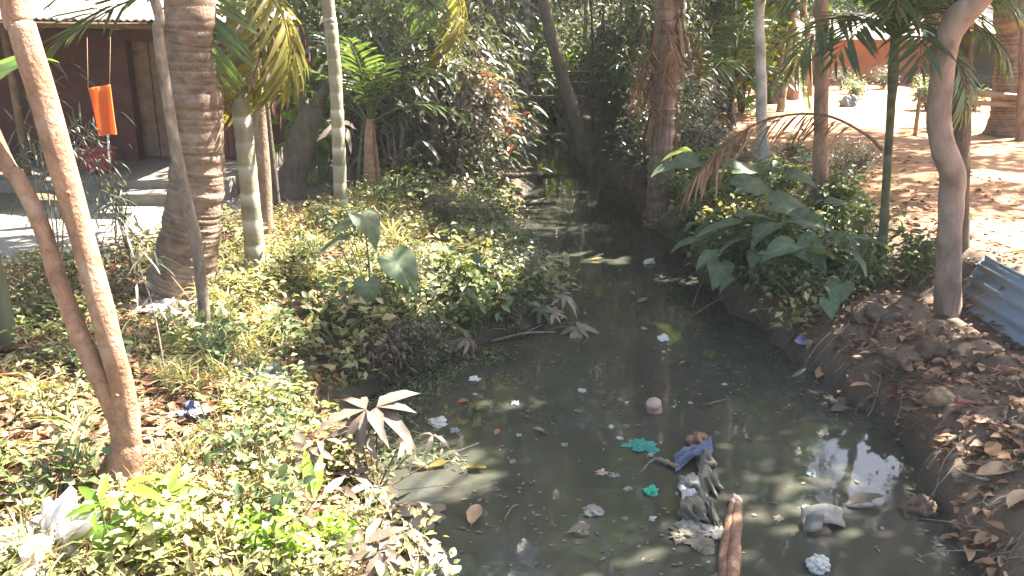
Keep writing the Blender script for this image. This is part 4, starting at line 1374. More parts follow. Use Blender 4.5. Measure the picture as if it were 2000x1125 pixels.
SAP = [sapling_kind(h) for h in (3.4, 4.2, 5.0, 3.8)]
for i, (x, y) in enumerate(scatter(22, (-2.2, .1), (13.2, 20), lambda x, y: side(x, y)[0] > .5, .35) + scatter(16, (1.7, 3.4), (14, 21), lambda x, y: side(x, y)[1] > .3 and x < .185 * y, .35)):
    st, lf = SAP[i % 4]
    left = x < 1
    o = thing('thin_sapling', 'thin stemmed sapling in the ' + ('left thicket' if left else 'right thicket'), 'sapling', (x, y, hz(x, y)), random.uniform(0, 6.28), 'thin saplings in the thickets', random.uniform(.85, 1.15))
    put('stem', st, o)
    put('foliage', lf, o)

# ------------------------------------------------------------------ tall trees behind, copies of four
def far_tree(h, r, n, lowest):
    tr = tube(resample([(0, 0, -.3), (rng.normal() * .15, rng.normal() * .15, h * .4), (rng.normal() * .4, rng.normal() * .4, h * .85)], 24), np.linspace(.2, .05, 24), 10, .3, .12, int(rng.integers(50)))
    k = 46
    cz = lowest + (h - lowest) * rng.random(k) ** .8
    rr = r * np.sqrt(np.clip(1 - ((cz - lowest) / (h - lowest) * 1.5 - .5) ** 2, .12, 1)) * np.sqrt(rng.random(k))
    a = rng.uniform(0, 6.28, k)
    cc = np.stack([rr * np.cos(a), rr * np.sin(a), cz], 1)
    for q in cc[:16]:
        tr.merge(limb_mb((0, 0, max(1.0, q[2] - 1.2)), q, .05, .012))
    P = cc[rng.integers(0, k, n)] + rng.normal(size=(n, 3)) * np.array([.5, .5, .38])
    s = rng.uniform(.7, 1.3, n)
    lf = leaves(P, unit(n) + [0, 0, -.5], unit(n) * .7 + [0, 0, 1], .26 * s, .12 * s, 'small', .15, .15)
    return tr.mesh('far_trunk', B_DARK), lf.mesh('far_crown', L_CROWN)


FT = [far_tree(11, 2.4, 4200, 1.2), far_tree(13, 2.6, 4800, 2.0), far_tree(9, 2.2, 4000, .6), far_tree(15, 2.8, 5200, 3.0)]
def far_ok(x, y):
    if -11 < x < -3 and y < 18: return False
    if 6.5 < x < 19 and y < 33: return False
    if abs(x - 1.3) < 3.0 and y < 30: return False
    if float(seg_dist(np.array([x]), np.array([y]), np.array([(1.5, 25.), (11., 31.)]))[0]) < 2.8: return False
    return pathd(x, y) > 1.0
pts = scatter(13, (-9, 6.5), (20, 29), far_ok, 1.9) + scatter(44, (-34, 34), (28, 48), far_ok, 2.8) + [(-.6, 31.5), (1.6, 33.5), (3.6, 32.5), (.4, 36), (5.4, 35)]  # last five trees added to block sky mirrored in mid water
for i, (x, y) in enumerate(pts):
    tr, cr = FT[i % 4]
    where = 'behind the red house' if x < -3.2 else ('behind the far houses' if x > 6 else 'behind the stream')
    o = thing('forest_tree', ['bushy', 'tall', 'low branched', 'very tall'][i % 4] + ' dark green forest tree ' + where, 'tree', (x, y, hz(x, y)), random.uniform(0, 6.28), 'forest trees ' + where, random.uniform(.85, 1.2) if i < len(pts) - 5 else 1.45)
    put('trunk', tr, o)
    put('crown', cr, o)
# palms among them
for i, (x, y, h) in enumerate([(-4.6, 15.2, 4.2), (-6.4, 17.5, 5.0), (-2.2, 17.5, 4.6), (0.2, 18.6, 4.0), (3.4, 21, 4.8), (5.2, 22.5, 5.4), (-.9, 22, 5.2), (1.9, 25, 4.4), (-8, 20, 6.0), (5.9, 19.8, 4.4)]):
    b = np.array([x, y, hz(x, y)])
    T = thing('background_palm', 'tall slim palm with feathery crown in the forest behind', 'palm', tuple(b), 0, 'slim palms in the forest behind')
    ringed(np.array([(0, 0, -.2), (.1, 0, h * .5), (.05, .1, h)]), np.array([.09, .07, .06]), .22, .05, 10, .06, i).build('trunk', B_ARECA if i % 2 else B_BROWN, T)
    for k in range(9):
        place(FR_ARECA[k % 3], 'frond', T, (.05, .1, h), k * 40 + rng.uniform(-12, 12), rng.uniform(-45, 25), 0, rng.uniform(1.1, 1.6))
far = MB()
n = 26000
A = rng.uniform(math.radians(25), math.radians(155), n); Rr = rng.uniform(50, 62, n)
P = np.stack([Rr * np.cos(A), Rr * np.sin(A), .8 + 17 * rng.random(n) ** .8 * (.65 + .6 * vnoise(A * 14, A * 3, 8))], 1)
o = leaves(P, unit(n) + [0, 0, -.5], unit(n) * .6 + [0, -.6, .6], 1.3, .7, 'small', .15, .15).build('distant_forest', L_CROWN)
tag(o, 'unbroken wall of dark forest far behind everything', 'forest', kind='stuff')

# ------------------------------------------------------------------ elephant ear plants
def taro_blade(size, droop=.35, cup=.14):
    out = np.array([(-.22, 0), (-.40, .14), (-.44, .28), (-.34, .42), (-.12, .50), (.15, .48), (.42, .36), (.68, .20), (.88, .08), (1.0, 0)])
    pts = np.vstack([out, out[-2:0:-1] * [1, -1]])
    n = len(pts)
    def z(p):
        return -droop * np.where(p[:, 0] > 0, p[:, 0] ** 2, p[:, 0] ** 2 * 1.4) + cup * np.abs(p[:, 1]) + .03 * np.sin(p[:, 0] * 9 + np.abs(p[:, 1]) * 7)
    rings = [pts * .5, pts]
    V = [np.zeros((1, 3))]
    for q in rings:
        V.append(np.column_stack([q, z(q)]))
    V = np.vstack(V) * size
    j = np.arange(n); k = (j + 1) % n
    t = np.stack([np.zeros(n, int), 1 + k, 1 + j], -1)
    qd = np.stack([1 + j, 1 + k, 1 + n + k, 1 + n + j], -1)
    alt = np.where(np.arange(n) % 2 == 0, 1.0, .25)
    va = np.concatenate([[1.0], .15 + .75 * alt, .1 + .6 * alt]) * rng.uniform(.75, 1.0)
    return MB().add(V, t, qd, va)


def taro_leaf(base, top, az, pitch, size, roll=0.0):
    """petiole from base to top, blade hanging from top, tip towards azimuth az, tipped down by pitch"""
    base = np.asarray(base, float); top = np.asarray(top, float)
    d = top - base
    C = resample([base, base + d * .5 + np.array([0, 0, .06 * np.linalg.norm(d)]), top], 10)
    mb = tube(C, np.linspace(.013, .006, 10) * (size / .35) ** .5, 6, .8)
    M = Matrix.Translation(Vector(top)) @ Matrix.Rotation(math.radians(az), 4, 'Z') @ Matrix.Rotation(math.radians(pitch), 4, 'Y') @ Matrix.Rotation(math.radians(roll), 4, 'X')
    return mb.merge(taro_blade(size, rng.uniform(.25, .5), rng.uniform(.08, .2)), M)


def taro_plant(label, base, lv, group=None, mat=None):
    T = thing('elephant_ear', label, 'plant', tuple(base), 0, group)
    for top, az, pitch, size in lv:
        taro_leaf(rng.normal(size=3) * [.04, .04, 0], np.asarray(top) - base, az, pitch, size, rng.uniform(-25, 25)).build('leaf', mat or L_TARO, T)
    return T


b = spot(722, 642)
taro_plant('large green elephant ear plant on the sunlit bank left of the water', b,
           [(at_y(712, 428, b[1] + .25), -50, 38, .30), (at_y(776, 512, b[1] + .1), -35, 42, .33), (at_y(716, 560, b[1] - .1), -90, 65, .22), (at_y(660, 470, b[1] + .1), 195, 20, .26), (at_y(668, 440, b[1] + .4), 150, 10, .22), (at_y(790, 590, b[1]), -10, 50, .18)])
tl = [  # picture place of each leaf, distance, azimuth, pitch, size
    [(1345, 318, 10.9, 190, 12, .42), (1388, 340, 10.6, 200, 20, .36), (1395, 300, 11, 120, 0, .38), (1350, 360, 10.4, 210, 45, .26), (1440, 330, 10.7, 20, 8, .40)],
    [(1400, 372, 9.9, 185, 10, .34), (1455, 366, 9.8, 5, 6, .46), (1430, 395, 9.6, 200, 20, .40), (1500, 330, 10.1, 60, 0, .34), (1545, 345, 9.9, -20, 18, .34)],
    [(1370, 430, 9.4, 200, 16, .36), (1425, 440, 9.1, 190, 14, .52), (1465, 425, 9.0, 0, 10, .46), (1520, 400, 9.1, -15, 14, .44), (1380, 455, 9.3, 215, 30, .32)],
    [(1350, 470, 9.0, 200, 16, .34), (1440, 470, 8.8, 190, 20, .34), (1500, 440, 8.8, 215, 30, .40), (1560, 430, 8.7, -25, 16, .42), (1470, 500, 8.6, 240, 55, .22)],
    [(1560, 480, 8.3, -60, 40, .40), (1600, 500, 8.2, -20, 32, .46), (1530, 480, 8.3, 200, 24, .36), (1650, 480, 8.3, -10, 30, .40), (1640, 400, 8.9, 10, 18, .44)],
    [(1400, 520, 8.6, 250, 60, .34), (1385, 500, 8.7, 210, 40, .28), (1420, 548, 8.4, 200, 60, .2)],
    [(1660, 500, 7.8, -60, 55, .26), (1630, 560, 7.6, 240, 60, .28), (1690, 470, 7.9, 0, 30, .3), (1610, 590, 7.5, 265, 70, .2)],
    [(1600, 350, 10.6, 20, 5, .34), (1560, 310, 11, 90, 0, .3), (1640, 370, 10, 0, 12, .36), (1660, 345, 10.3, 40, 0, .3)],
    [(1300, 330, 11.4, 200, 25, .3), (1330, 300, 11.6, 170, 10, .34), (1420, 290, 11.8, 30, 0, .42)]]
words = ['at the back beside the shaggy palm', 'in the back row under the pale trunk', 'in the middle, with the longest flat leaves', 'in the middle, drooping over the water', 'before the reddish trunk, with shaded leaves',
         'lowest at the water edge, one leaf hanging down', 'at the front by the young areca foot', 'at the back near the yard', 'far corner touching the shaggy palm']
for i, grp in enumerate(tl):
    ps_ = [at_y(u, v, y) for u, v, y, *_ in grp]
    m = np.mean(ps_, 0)
    x = max(m[0], np.interp(m[1], RY, RX) + .12)
    b = np.array([x, m[1] + .1, hz(x, m[1] + .1)])
    taro_plant('elephant ear plant ' + words[i], b, [(p + np.array([0, -.12, .04]), q[3], q[4] * .5, q[5] * .85) for p, q in zip(ps_, grp)], 'elephant ears on the right bank')
# taller twiggy shrubs growing through the big leaves, down to the water
for i, (u, v, sc_, kd) in enumerate([(1440, 490, .5, 'b'), (1530, 540, .5, 'b'), (1600, 560, .55, 'b'), (1480, 420, .55, 'b'), (1650, 440, .6, 'b'), (1640, 570, .5, 'b'), (1420, 560, .4, 'b'), (1500, 590, .45, 'b'), (1580, 605, .4, 'b'), (1350, 370, .6, 'b'), (1680, 480, .55, 'b'), (1540, 350, .6, 'b'), (1670, 370, .5, 'f')]):
    p = spot(u, v)
    shrub({'b': K_TWIG, 'f': K_FINE, 'd': K_DUSTY}[kd], 'twiggy_shrub', {'b': 'leggy green', 'f': 'fine leaved', 'd': 'dusty'}[kd] + ' twiggy shrub among the elephant ears', 'shrub', p[0], p[1], sc_, 'twiggy shrubs among the elephant ears')
# smaller growth filling the patch under the big leaves
for i, (x, y) in enumerate(scatter(46, (2.3, 4.1), (7.6, 12.6), lambda x, y: .05 < side(x, y)[1] < 1.5 + .06 * (y - 8), .2)):
    shrub([K_WEED, K_BROAD, K_HERB][i % 3], ['leafy_weed', 'broad_leaved_shrub', 'leafy_weed'][i % 3], ['leafy weed under the elephant ears', 'broad leaved seedling under the elephant ears', 'fine leaved weed under the elephant ears'][i % 3], 'weed', x, y,
          random.uniform(1.0, 1.7) if i % 3 != 1 else random.uniform(.35, .6), 'weeds under the elephant ears')

# ------------------------------------------------------------------ palmate plants at the water edge
def palmate(base, top, az, pitch, L, n=7, spread=240, W=.3, roll=0.0, droop=.25, sink=None):
    base = np.asarray(base, float); top = np.asarray(top, float); d = top - base
    C = resample([base, base + d * .55 + np.array([0, 0, .08 * np.linalg.norm(d)]), top], 9)
    mb = tube(C, np.linspace(.007, .004, 9), 5, .2)
    th = np.radians(np.linspace(-spread / 2, spread / 2, n))
    th = th + rng.normal(size=n) * .10
    D = np.stack([np.cos(th), np.sin(th), .05 + rng.normal(size=n) * .14], 1)
    Ls = L * (.62 + .4 * np.cos(th / 2.1)) * rng.uniform(.75, 1.15, n)
    lf = leaves(np.zeros((n, 3)), D, [[0, 0, 1]], Ls, Ls * W, 'lance', .16, droop, rng.uniform(.3, 1, n), .1)
    M = Matrix.Translation(Vector(top)) @ Matrix.Rotation(math.radians(az), 4, 'Z') @ Matrix.Rotation(math.radians(pitch), 4, 'Y') @ Matrix.Rotation(math.radians(roll), 4, 'X')
    return mb.merge(lf, M)


def palmate_plant(label, base, lv, mat, stems=True):
    T = thing('palmate_plant', label, 'plant', tuple(base))
    for (u, v, dy, az, pitch, L, n, sp) in lv:
        palmate(rng.normal(size=3) * [.02, .02, 0] - [0, 0, .02], at_y(u, v, base[1] + dy) - base, az, pitch, L * (1.22 if base[1] < 6.2 else 1.0), n, sp, rng.uniform(.22, .29), rng.uniform(-15, 15), rng.uniform(.3, .6)).build('leaf', mat, T, weld=True)
    return T


palmate_plant('tall palmate plant at the water with pinkish fan leaf on a dark stem', spot(735, 962),
              [(715, 800, 0, 200, 8, .27, 7, 200), (735, 795, .05, -20, 12, .25, 6, 170), (790, 862, .1, 0, 30, .15, 5, 200), (846, 850, .2, 20, 10, .13, 4, 260), (700, 842, -.05, 230, 20, .17, 5, 180)], L_GREY)
palmate_plant('pale palmate plant in full sun on the near bank', spot(640, 925), [(625, 858, 0, 200, 5, .2, 7, 260), (660, 848, .1, 40, 0, .2, 7, 240), (600, 875, -.1, 230, 30, .17, 6, 220), (690, 880, .1, 0, 25, .16, 5, 220)], L_GREY)
palmate_plant('palmate plant whose grey fan leaf hangs over the water', spot(770, 1010), [(828, 1002, 0, -70, 38, .22, 9, 210), (745, 972, .05, 150, 0, .16, 4, 200), (800, 985, .1, 30, 0, .15, 5, 220), (715, 1030, -.05, 220, 30, .2, 6, 220)], L_GREY)
palmate_plant('star leaved plant at the bottom edge of the near bank', spot(705, 1110), [(712, 1062, -.05, 270, 30, .24, 9, 300), (740, 1078, -.1, -30, 35, .2, 6, 240), (660, 1050, 0, 160, 10, .2, 6, 220)], L_GREY)
palmate_plant('big leaved palmate plant low at the water below the hanging fan', spot(770, 1085), [(790, 1040, 0, 10, 15, .22, 7, 240), (835, 1075, -.05, -30, 25, .22, 7, 220), (735, 1075, .05, 170, 10, .22, 6, 220), (760, 1100, -.1, 270, 40, .2, 6, 200)], L_GREY)
palmate_plant('pale palmate plant between the sunlit shoot and the water', spot(690, 975), [(690, 930, .05, 100, 0, .2, 7, 240), (720, 950, 0, -20, 20, .2, 6, 220), (660, 950, -.05, 200, 20, .18, 6, 220)], L_GREY)
palmate_plant('vivid yellow green palmate rosette right of the forked tree foot', spot(335, 1010), [(328, 965, -.02, 90, -40, .17, 7, 200), (340, 985, -.05, -20, 20, .15, 6, 200), (300, 985, -.02, 180, 10, .13, 5, 200), (330, 995, -.1, 270, 50, .15, 5, 180)], L_LIME)
palmate_plant('yellow green leafy shoot below the forked tree', spot(205, 1085), [(195, 985, 0, 100, -30, .16, 5, 200), (205, 1025, -.05, 270, 60, .2, 4, 120), (185, 1000, 0, 180, 20, .15, 5, 220), (245, 955, .1, 30, -20, .18, 3, 100)], L_LIME)
palmate_plant('grey palmate leaf reaching furthest over the water from the bushy point', spot(1060, 645), [(1128, 640, -.15, -60, 25, .24, 8, 280), (1080, 612, 0, 30, 0, .2, 7, 240)], L_GREY)
palmate_plant('dull brown plant with drooping leaflets at the water edge', spot(865, 672), [(885, 665, -.05, -70, 55, .2, 9, 180), (915, 660, 0, -20, 40, .2, 6, 200), (860, 640, .1, 90, 0, .18, 6, 200)], L_GREY)
palmate_plant('grey green palmate plant on the bushy point over the water', spot(1040, 615), [(1080, 560, 0, 40, 0, .24, 7, 260), (1100, 575, -.05, -40, 25, .24, 7, 240), (1040, 560, .1, 120, 0, .22, 7, 240), (1015, 590, 0, 200, 10, .22, 7, 240), (1055, 595, -.1, 260, 40, .22, 7, 220)], L_DARK)
palmate_plant('small silvery palmate plant beyond the bushy point', spot(1015, 505), [(1030, 485, 0, -20, 30, .22, 7, 220), (1000, 475, .1, 150, 5, .2, 7, 240), (1045, 492, -.1, -60, 30, .18, 6, 200)], L_GREY)
palmate_plant('upright green leaf shoot glowing on the near bank', spot(615, 1010), [(612, 975, 0, 90, -70, .19, 2, 20), (640, 1000, 0, -20, 20, .14, 4, 160), (580, 1000, 0, 190, 20, .13, 4, 160)], L_LIME)
palmate_plant('silver leaved shoot beside the young palm', spot(700, 415), [(640, 235, -.1, 200, 40, .3, 3, 200), (665, 240, 0, -40, 50, .34, 3, 160)], L_GREY)

# ------------------------------------------------------------------ what grows and lies on the left bank
DRY = [(-2.9, 5.5, 1.3, .9)] + [(*spot(u, v)[:2], a, b) for u, v, a, b in ((620, 1040, .45, .25), (400, 905, .3, .35), (90, 830, .5, .3), (330, 740, .6, .4), (560, 740, .25, .3), (700, 700, .4, .25), (330, 620, .4, .4), (150, 1000, .3, .2), (480, 1040, .3, .2))]


def dryness(x, y):
    d = 0
    for cx, cy_, a, b in DRY:
        d = d + np.exp(-(((x - cx) / a) ** 2 + ((y - cy_) / b) ** 2))
    return d


def bank_weight(x, y):
    lx, rx = edges(y)
    dl = lx - x
    w = smooth(.02, .22, dl) * (1 - smooth(3.4, 4.6, dl + .0 * y))
    w = w * smooth(.85, 1.35, seg_dist(x, y, PATH))
    w = w * (.08 + 1.1 * smooth(-.10, .12, fbm(x * 1.3, y * 1.3, 31)))
    return w * (1 - .92 * np.clip(dryness(x, y), 0, 1))


def sample_bank(n, xr, yr, wf):
    out = np.zeros((0, 2))
    while len(out) < n:
        q = np.stack([rng.uniform(*xr, 3 * n), rng.uniform(*yr, 3 * n)], 1)
        near = np.clip((5.2 / np.maximum(q[:, 1], 3)) ** 1.1, .25, 1)
        q = q[rng.random(len(q)) < wf(q[:, 0], q[:, 1]) * near]
        out = np.vstack([out, q])
    return out[:n]


def sprigs(n, per, L, W, hmax, shape, droop, xr, yr, wf, up=.25):
    q = sample_bank(n, xr, yr, wf)
    h = rng.random(n) ** 1.8 * hmax * (.4 + 1.2 * vnoise(q[:, 0] * 2, q[:, 1] * 2, 40))
    c = np.column_stack([q, height(q[:, 0], q[:, 1]) + h])
    P = np.repeat(c, per, 0) + rng.normal(size=(n * per, 3)) * [.02, .02, .012]
    a = np.tile(np.arange(per) * 2 * math.pi / per, n) + np.repeat(rng.uniform(0, 6.28, n), per) + rng.normal(size=n * per) * .3
    D = np.stack([np.cos(a), np.sin(a), up + rng.normal(size=n * per) * .35], 1)
    N = np.array([0, 0, 1]) + rng.normal(size=(n * per, 3)) * .35
    s = rng.uniform(.55, 1.35, n * per) * np.repeat(.55 + .95 * vnoise(q[:, 0] * 2.3 + 9, q[:, 1] * 2.3, 44), per)
    var = np.clip(np.repeat(vnoise(q[:, 0] * 1.3, q[:, 1] * 1.3, 50) * .7 + rng.normal(size=n) * .18, per) + rng.normal(size=n * per) * .1, 0, 1)
    return leaves(P, D, N, L * s, W * s, shape, .18, droop, var)


BX, BY = (-6.2, .6), (3.0, 13.5)
cover = sprigs(9500, 5, .044, .028, .15, 'small', .15, BX, BY, bank_weight)
cover.merge(sprigs(1500, 4, .075, .042, .2, 'ovate', .2, BX, BY, bank_weight))
tag(cover.build('ground_cover', L_BANK), 'dense low leafy ground cover over the left bank', 'ground cover', kind='stuff')
gr = sprigs(2600, 5, .17, .008, .02, 'strap', .45, BX, BY, bank_weight, 1.0)
tag(gr.build('grass', L_BANK), 'thin grass blades among the leaves of the left bank', 'grass', kind='stuff')


def litter(n, xr, yr, wf, L=.075, W=.036, lift=.012):
    q = sample_bank(n, xr, yr, wf)
    P = np.column_stack([q, height(q[:, 0], q[:, 1]) + lift + rng.random(n) * .012])
    a = rng.uniform(0, 6.28, n)
    D = np.stack([np.cos(a), np.sin(a), rng.normal(size=n) * .18 + .05], 1)
    N = np.array([0, 0, 1]) + rng.normal(size=(n, 3)) * .3
    s = rng.uniform(.5, 1.5, n)
    return leaves(P, D, N, L * s, W * s, 'ovate', .25, .12, np.clip(rng.normal(size=n) * .25 + .5, 0, 1), .3)


def dry_weight(x, y):
    lx, rx = edges(y)
    dl = lx - x
    return smooth(.1, .4, dl) * (1 - smooth(3.5, 5, dl)) * smooth(.6, 1.2, seg_dist(x, y, PATH)) * (.12 + .88 * np.clip(dryness(x, y) + .8 * (1 - smooth(-.10, .10, fbm(x * 1.3, y * 1.3, 31))), 0, 1))


def mud_weight(x, y):
    lx, rx = edges(y)
    dr = x - rx
    return smooth(-.02, .12, dr) * (1 - .75 * smooth(1.8, 3.0, dr)) * (.3 + .9 * smooth(-.1, .2, fbm(x * 1.6, y * 1.6, 61)))


tag(litter(7000, (-5.5, .5), (3.0, 11), dry_weight, .085, .042, .02).build('leaf_litter', L_LITTER), 'dry brown leaf litter on the left bank', 'leaf litter', kind='stuff')
tag(litter(6800, (2.3, 6.5), (3.2, 14), mud_weight).build('leaf_litter', L_LITTER), 'dry brown leaf litter over the muddy right bank', 'leaf litter', kind='stuff')


def twig_mess(n, xr, yr, wf, nm, lab):
    q = sample_bank(n, xr, yr, wf)
    mb = MB()
    for x, y in q:
        L = random.uniform(.12, .45); a = random.uniform(0, 6.28)
        p0 = np.array([x, y, hz(x, y) + .012])
        x2, y2 = x + L * math.cos(a), y + L * math.sin(a)
        p2 = np.array([x2, y2, max(hz(x2, y2), 0) + .01 + random.random() ** 3 * .1])
        mb.merge(tube(resample([p0, (p0 + p2) / 2 + rng.normal(size=3) * .02 * [1, 1, .3] + [0, 0, .015], p2], 5), np.linspace(.005, .0025, 5), 4, rng.random()))
    tag(mb.build(nm, B_TWIG), lab, 'twigs', kind='stuff')


twig_mess(330, (-5, .3), (3.2, 11), dry_weight, 'fallen_twigs', 'thin fallen twigs strewn over the left bank')
twig_mess(300, (2.4, 6), (3.4, 11), mud_weight, 'fallen_twigs', 'thin fallen twigs strewn over the right bank')

def stalks(n, xr, yr, wf):
    q = sample_bank(n, xr, yr, wf)
    P = np.column_stack([q, height(q[:, 0], q[:, 1])])
    D = rng.normal(size=(n, 3)) * [.55, .55, .1] + [0, 0, 1]
    return leaves(P, D, unit(n) * [1, 1, .1], rng.uniform(.12, .42, n), rng.uniform(.004, .009, n), 'strap', .3, rng.uniform(0, .5, n), rng.random(n))


def stalk_weight(x, y):
    return bank_weight(x, y) * (.25 + .9 * np.exp(-(((x + .9) / .9) ** 2 + ((y - 9.8) / 1.8) ** 2)) + .5 * (fbm(x * 1.7, y * 1.7, 91) > .08))


tag(stalks(5200, (-4.5, .6), (3.2, 13.5), stalk_weight).build('dry_stalks', L_DEAD), 'dry straw coloured stalks standing through the left bank growth', 'dry stalks', kind='stuff')
# weeds that stand up from the cover
for i, (x, y) in enumerate(scatter(120, (-4.2, .3), (3.4, 12.4), lambda x, y: .1 < side(x, y)[0] < 2.2 and pathd(x, y) > 1.2, .2)):
    k = [K_HERB, K_WEED, K_HERB, K_GRASS][i % 4]
    where = 'on the near bank' if y < 6.2 else ('on the bushy point' if y < 8.8 else 'along the far left bank')
    shrub(k, ['leafy_weed', 'broad_leaved_weed', 'leafy_weed', 'grass_tuft'][i % 4], ['fine leaved weed ', 'broad leaved weed ', 'fine leaved weed ', 'thin grass tuft '][i % 4] + where, 'weed', x, y, random.uniform(.6, 1.15), 'weeds ' + where)
# bushier clumps on the point that reaches into the water and along the far left edge
for i, (u, v, sc_, kd) in enumerate([(1000, 632, 1.3, K_WEED), (950, 640, 1.2, K_WEED), (900, 610, 1.5, K_WEED), (960, 590, 1.6, K_HERB), (1020, 590, 1.3, K_WEED), (870, 560, 1.5, K_HERB), (820, 600, 1.5, K_HERB), (900, 520, 1.4, K_HERB), (780, 640, 1.3, K_WEED), (700, 660, 1.3, K_HERB), (840, 660, 1.1, K_WEED),
                                     (930, 480, 1.7, K_WEED), (880, 430, 1.8, K_HERB), (940, 430, 1.7, K_WEED), (820, 400, 1.9, K_HERB), (760, 420, 1.6, K_WEED), (860, 380, 1.9, K_HERB), (900, 400, 1.9, K_WEED), (960, 400, 1.5, K_WEED), (770, 370, 1.7, K_HERB), (650, 640, 1.2, K_WEED), (560, 690, 1.1, K_WEED), (430, 690, 1.2, K_WEED), (410, 720, 1.1, K_WEED)]):
    p = spot(u, v)
    shrub(kd, 'leafy_clump', ['waist high', 'knee high'][i % 2] + (' leafy clump on the bushy point' if v > 540 else ' leafy clump along the far left edge') if v > 380 and i < 20 else 'leafy clump on the slope of the near bank', 'weed', p[0], p[1], sc_, 'leafy clumps of the left bank')

# knee high tangle along the left water edge, hiding it
for i, (x, y) in enumerate(scatter(46, (-1.4, .4), (6.3, 13.6), lambda x, y: -.02 < side(x, y)[0] < .75, .2)):
    k = [K_WEED, K_TWIG, K_HERB, K_FINE, K_HERB, K_DUSTY][i % 6]
    nm = ['leafy_clump', 'leggy_shrub', 'leafy_clump', 'small_leaved_shrub', 'leafy_clump', 'dusty_shrub'][i % 6]
    lab = ['broad leaved clump', 'leggy shrub', 'fine leaved clump', 'small leaved bush', 'fine leaved clump', 'dusty little bush'][i % 6] + (' overhanging the bushy point' if y < 9.2 else ' overhanging the far left edge')
    shrub(k, nm, lab, 'shrub', x, y, random.uniform(1.3, 1.9) if k in (K_WEED, K_HERB) else random.uniform(.3, .46), 'tangle along the left water edge')
for u, v, sc_, lab in ((560, 1118, .32, 'broad leaved yellow green seedling at the bottom edge of the near bank'), (480, 1095, .26, 'smaller broad leaved seedling left of the one at the bottom edge'), (640, 1105, .28, 'broad leaved seedling under the star leaved plant'), (300, 1090, .28, 'broad leaved seedling beside the yellow green shoot')):
    p = spot(u, v)
    shrub(K_LIME, 'seedling', lab, 'plant', p[0], p[1], sc_, None)
# spindly plant with narrow drooping leaves before the red house
def spindly(label, u, v, tips):
    b = spot(u, v)
    T = thing('spindly_plant', label, 'plant', tuple(b))
    for (tu, tv, dy) in tips:
        tip = at_y(tu, tv, b[1] + dy) - b
        C = resample([[0, 0, -.03], tip * [.3, .4, .55], tip], 20)
        tube(C, np.linspace(.008, .003, 20), 5, .3).build('stem', B_TWIG, T)
        n = 46
        k = rng.integers(9, 20, n)
        P = C[k] + rng.normal(size=(n, 3)) * .10
        D = unit(n) * [1, 1, .4] + [.25, 0, -.35]
        leaves(P, D, unit(n) * .4 + [0, 0, 1], rng.uniform(.12, .24, n), .014, 'strap', .2, .45).build('foliage', L_DARK, T)
    return T


spindly('spindly plant with narrow drooping leaves before the red house porch', 262, 548, [(190, 330, .3), (130, 220, .4), (160, 300, .1), (230, 400, .1)])
spindly('spindly plant with narrow leaves at the left edge behind the forked stems', 120, 560, [(60, 180, .2), (30, 250, .3), (100, 130, .4), (170, 240, .4)])
spindly('bare thin whip leaning left of the coconut palm', 330, 775, [(225, 420, .5)])

# ------------------------------------------------------------------ single fallen leaves big enough to pick out
def fallen(u, v, L, W, az, var, label, mat=L_LITTER, lift=.02, curl=.3, group=None, onwater=False):
    p = at_z(u, v, 0) if onwater else spot(u, v)
    a = math.radians(az)
    o = leaves([[-L * .5 * math.cos(a), -L * .5 * math.sin(a), 0]], [[math.cos(a), math.sin(a), .08]], [[rng.normal() * .15, rng.normal() * .15, 1]], L, W, 'big', curl, -.06, var, .25)
    st = np.array([[-L * .5 * math.cos(a), -L * .5 * math.sin(a), 0.0]])
    o.merge(tube([st[0], st[0] * 1.35 + [0, 0, .01]], [.003, .002], 4, var))
    o = o.build('fallen_leaf', mat, weld=True)
    o.location = (p[0], p[1], p[2] + lift)
    return tag(o, label, 'leaf', group)


NAMED = [(1915, 725, .13, .07, 60, .95, 'pale yellow fallen leaf alone on the mud bank'), (1600, 735, .20, .08, 60, .75, 'orange brown curled leaf at the mud edge by the green blade'), (1950, 930, .30, .10, 5, .9, 'long pale leaf lying flat near the right edge'),
         (1985, 985, .22, .09, 40, .95, 'cream leaf tip at the right edge'), (1790, 660, .16, .07, 0, .6, 'tan leaf beside the crooked trunk'), (1690, 640, .18, .08, 150, .55, 'curled tan leaf between areca stem and crooked trunk'),
         (1640, 655, .15, .07, 20, .7, 'orange leaf below the young areca'), (1920, 1060, .18, .07, 30, .8, 'orange leaf in the bottom right corner'), (1880, 600, .16, .08, 100, .7, 'tan leaf leaning beside the blue sheet'),
         (95, 855, .20, .10, 70, .8, 'large orange leaf on edge left of the forked tree'), (45, 870, .20, .09, 110, .75, 'orange leaf standing beside the large one'), (20, 925, .18, .10, 20, .7, 'brown leaf at the left edge in sun'),
         (310, 640, .22, .10, 5, .65, 'broad brown leaf below the litter heap'), (260, 665, .2, .09, 10, .55, 'red brown leaf below the coconut foot'), (60, 770, .28, .09, 5, .6, 'long brown leaf in shade by the left edge'), (110, 740, .24, .09, 160, .5, 'long dull leaf behind the left stem'),
         (690, 1020, .22, .11, 60, .8, 'orange leaf under the star leaved plant'), (430, 1085, .2, .12, 40, .95, 'cream leaf at the bottom edge'), (620, 1060, .18, .09, 120, .75, 'orange brown leaf at the bottom of the near bank')]
for a in NAMED:
    fallen(*a)
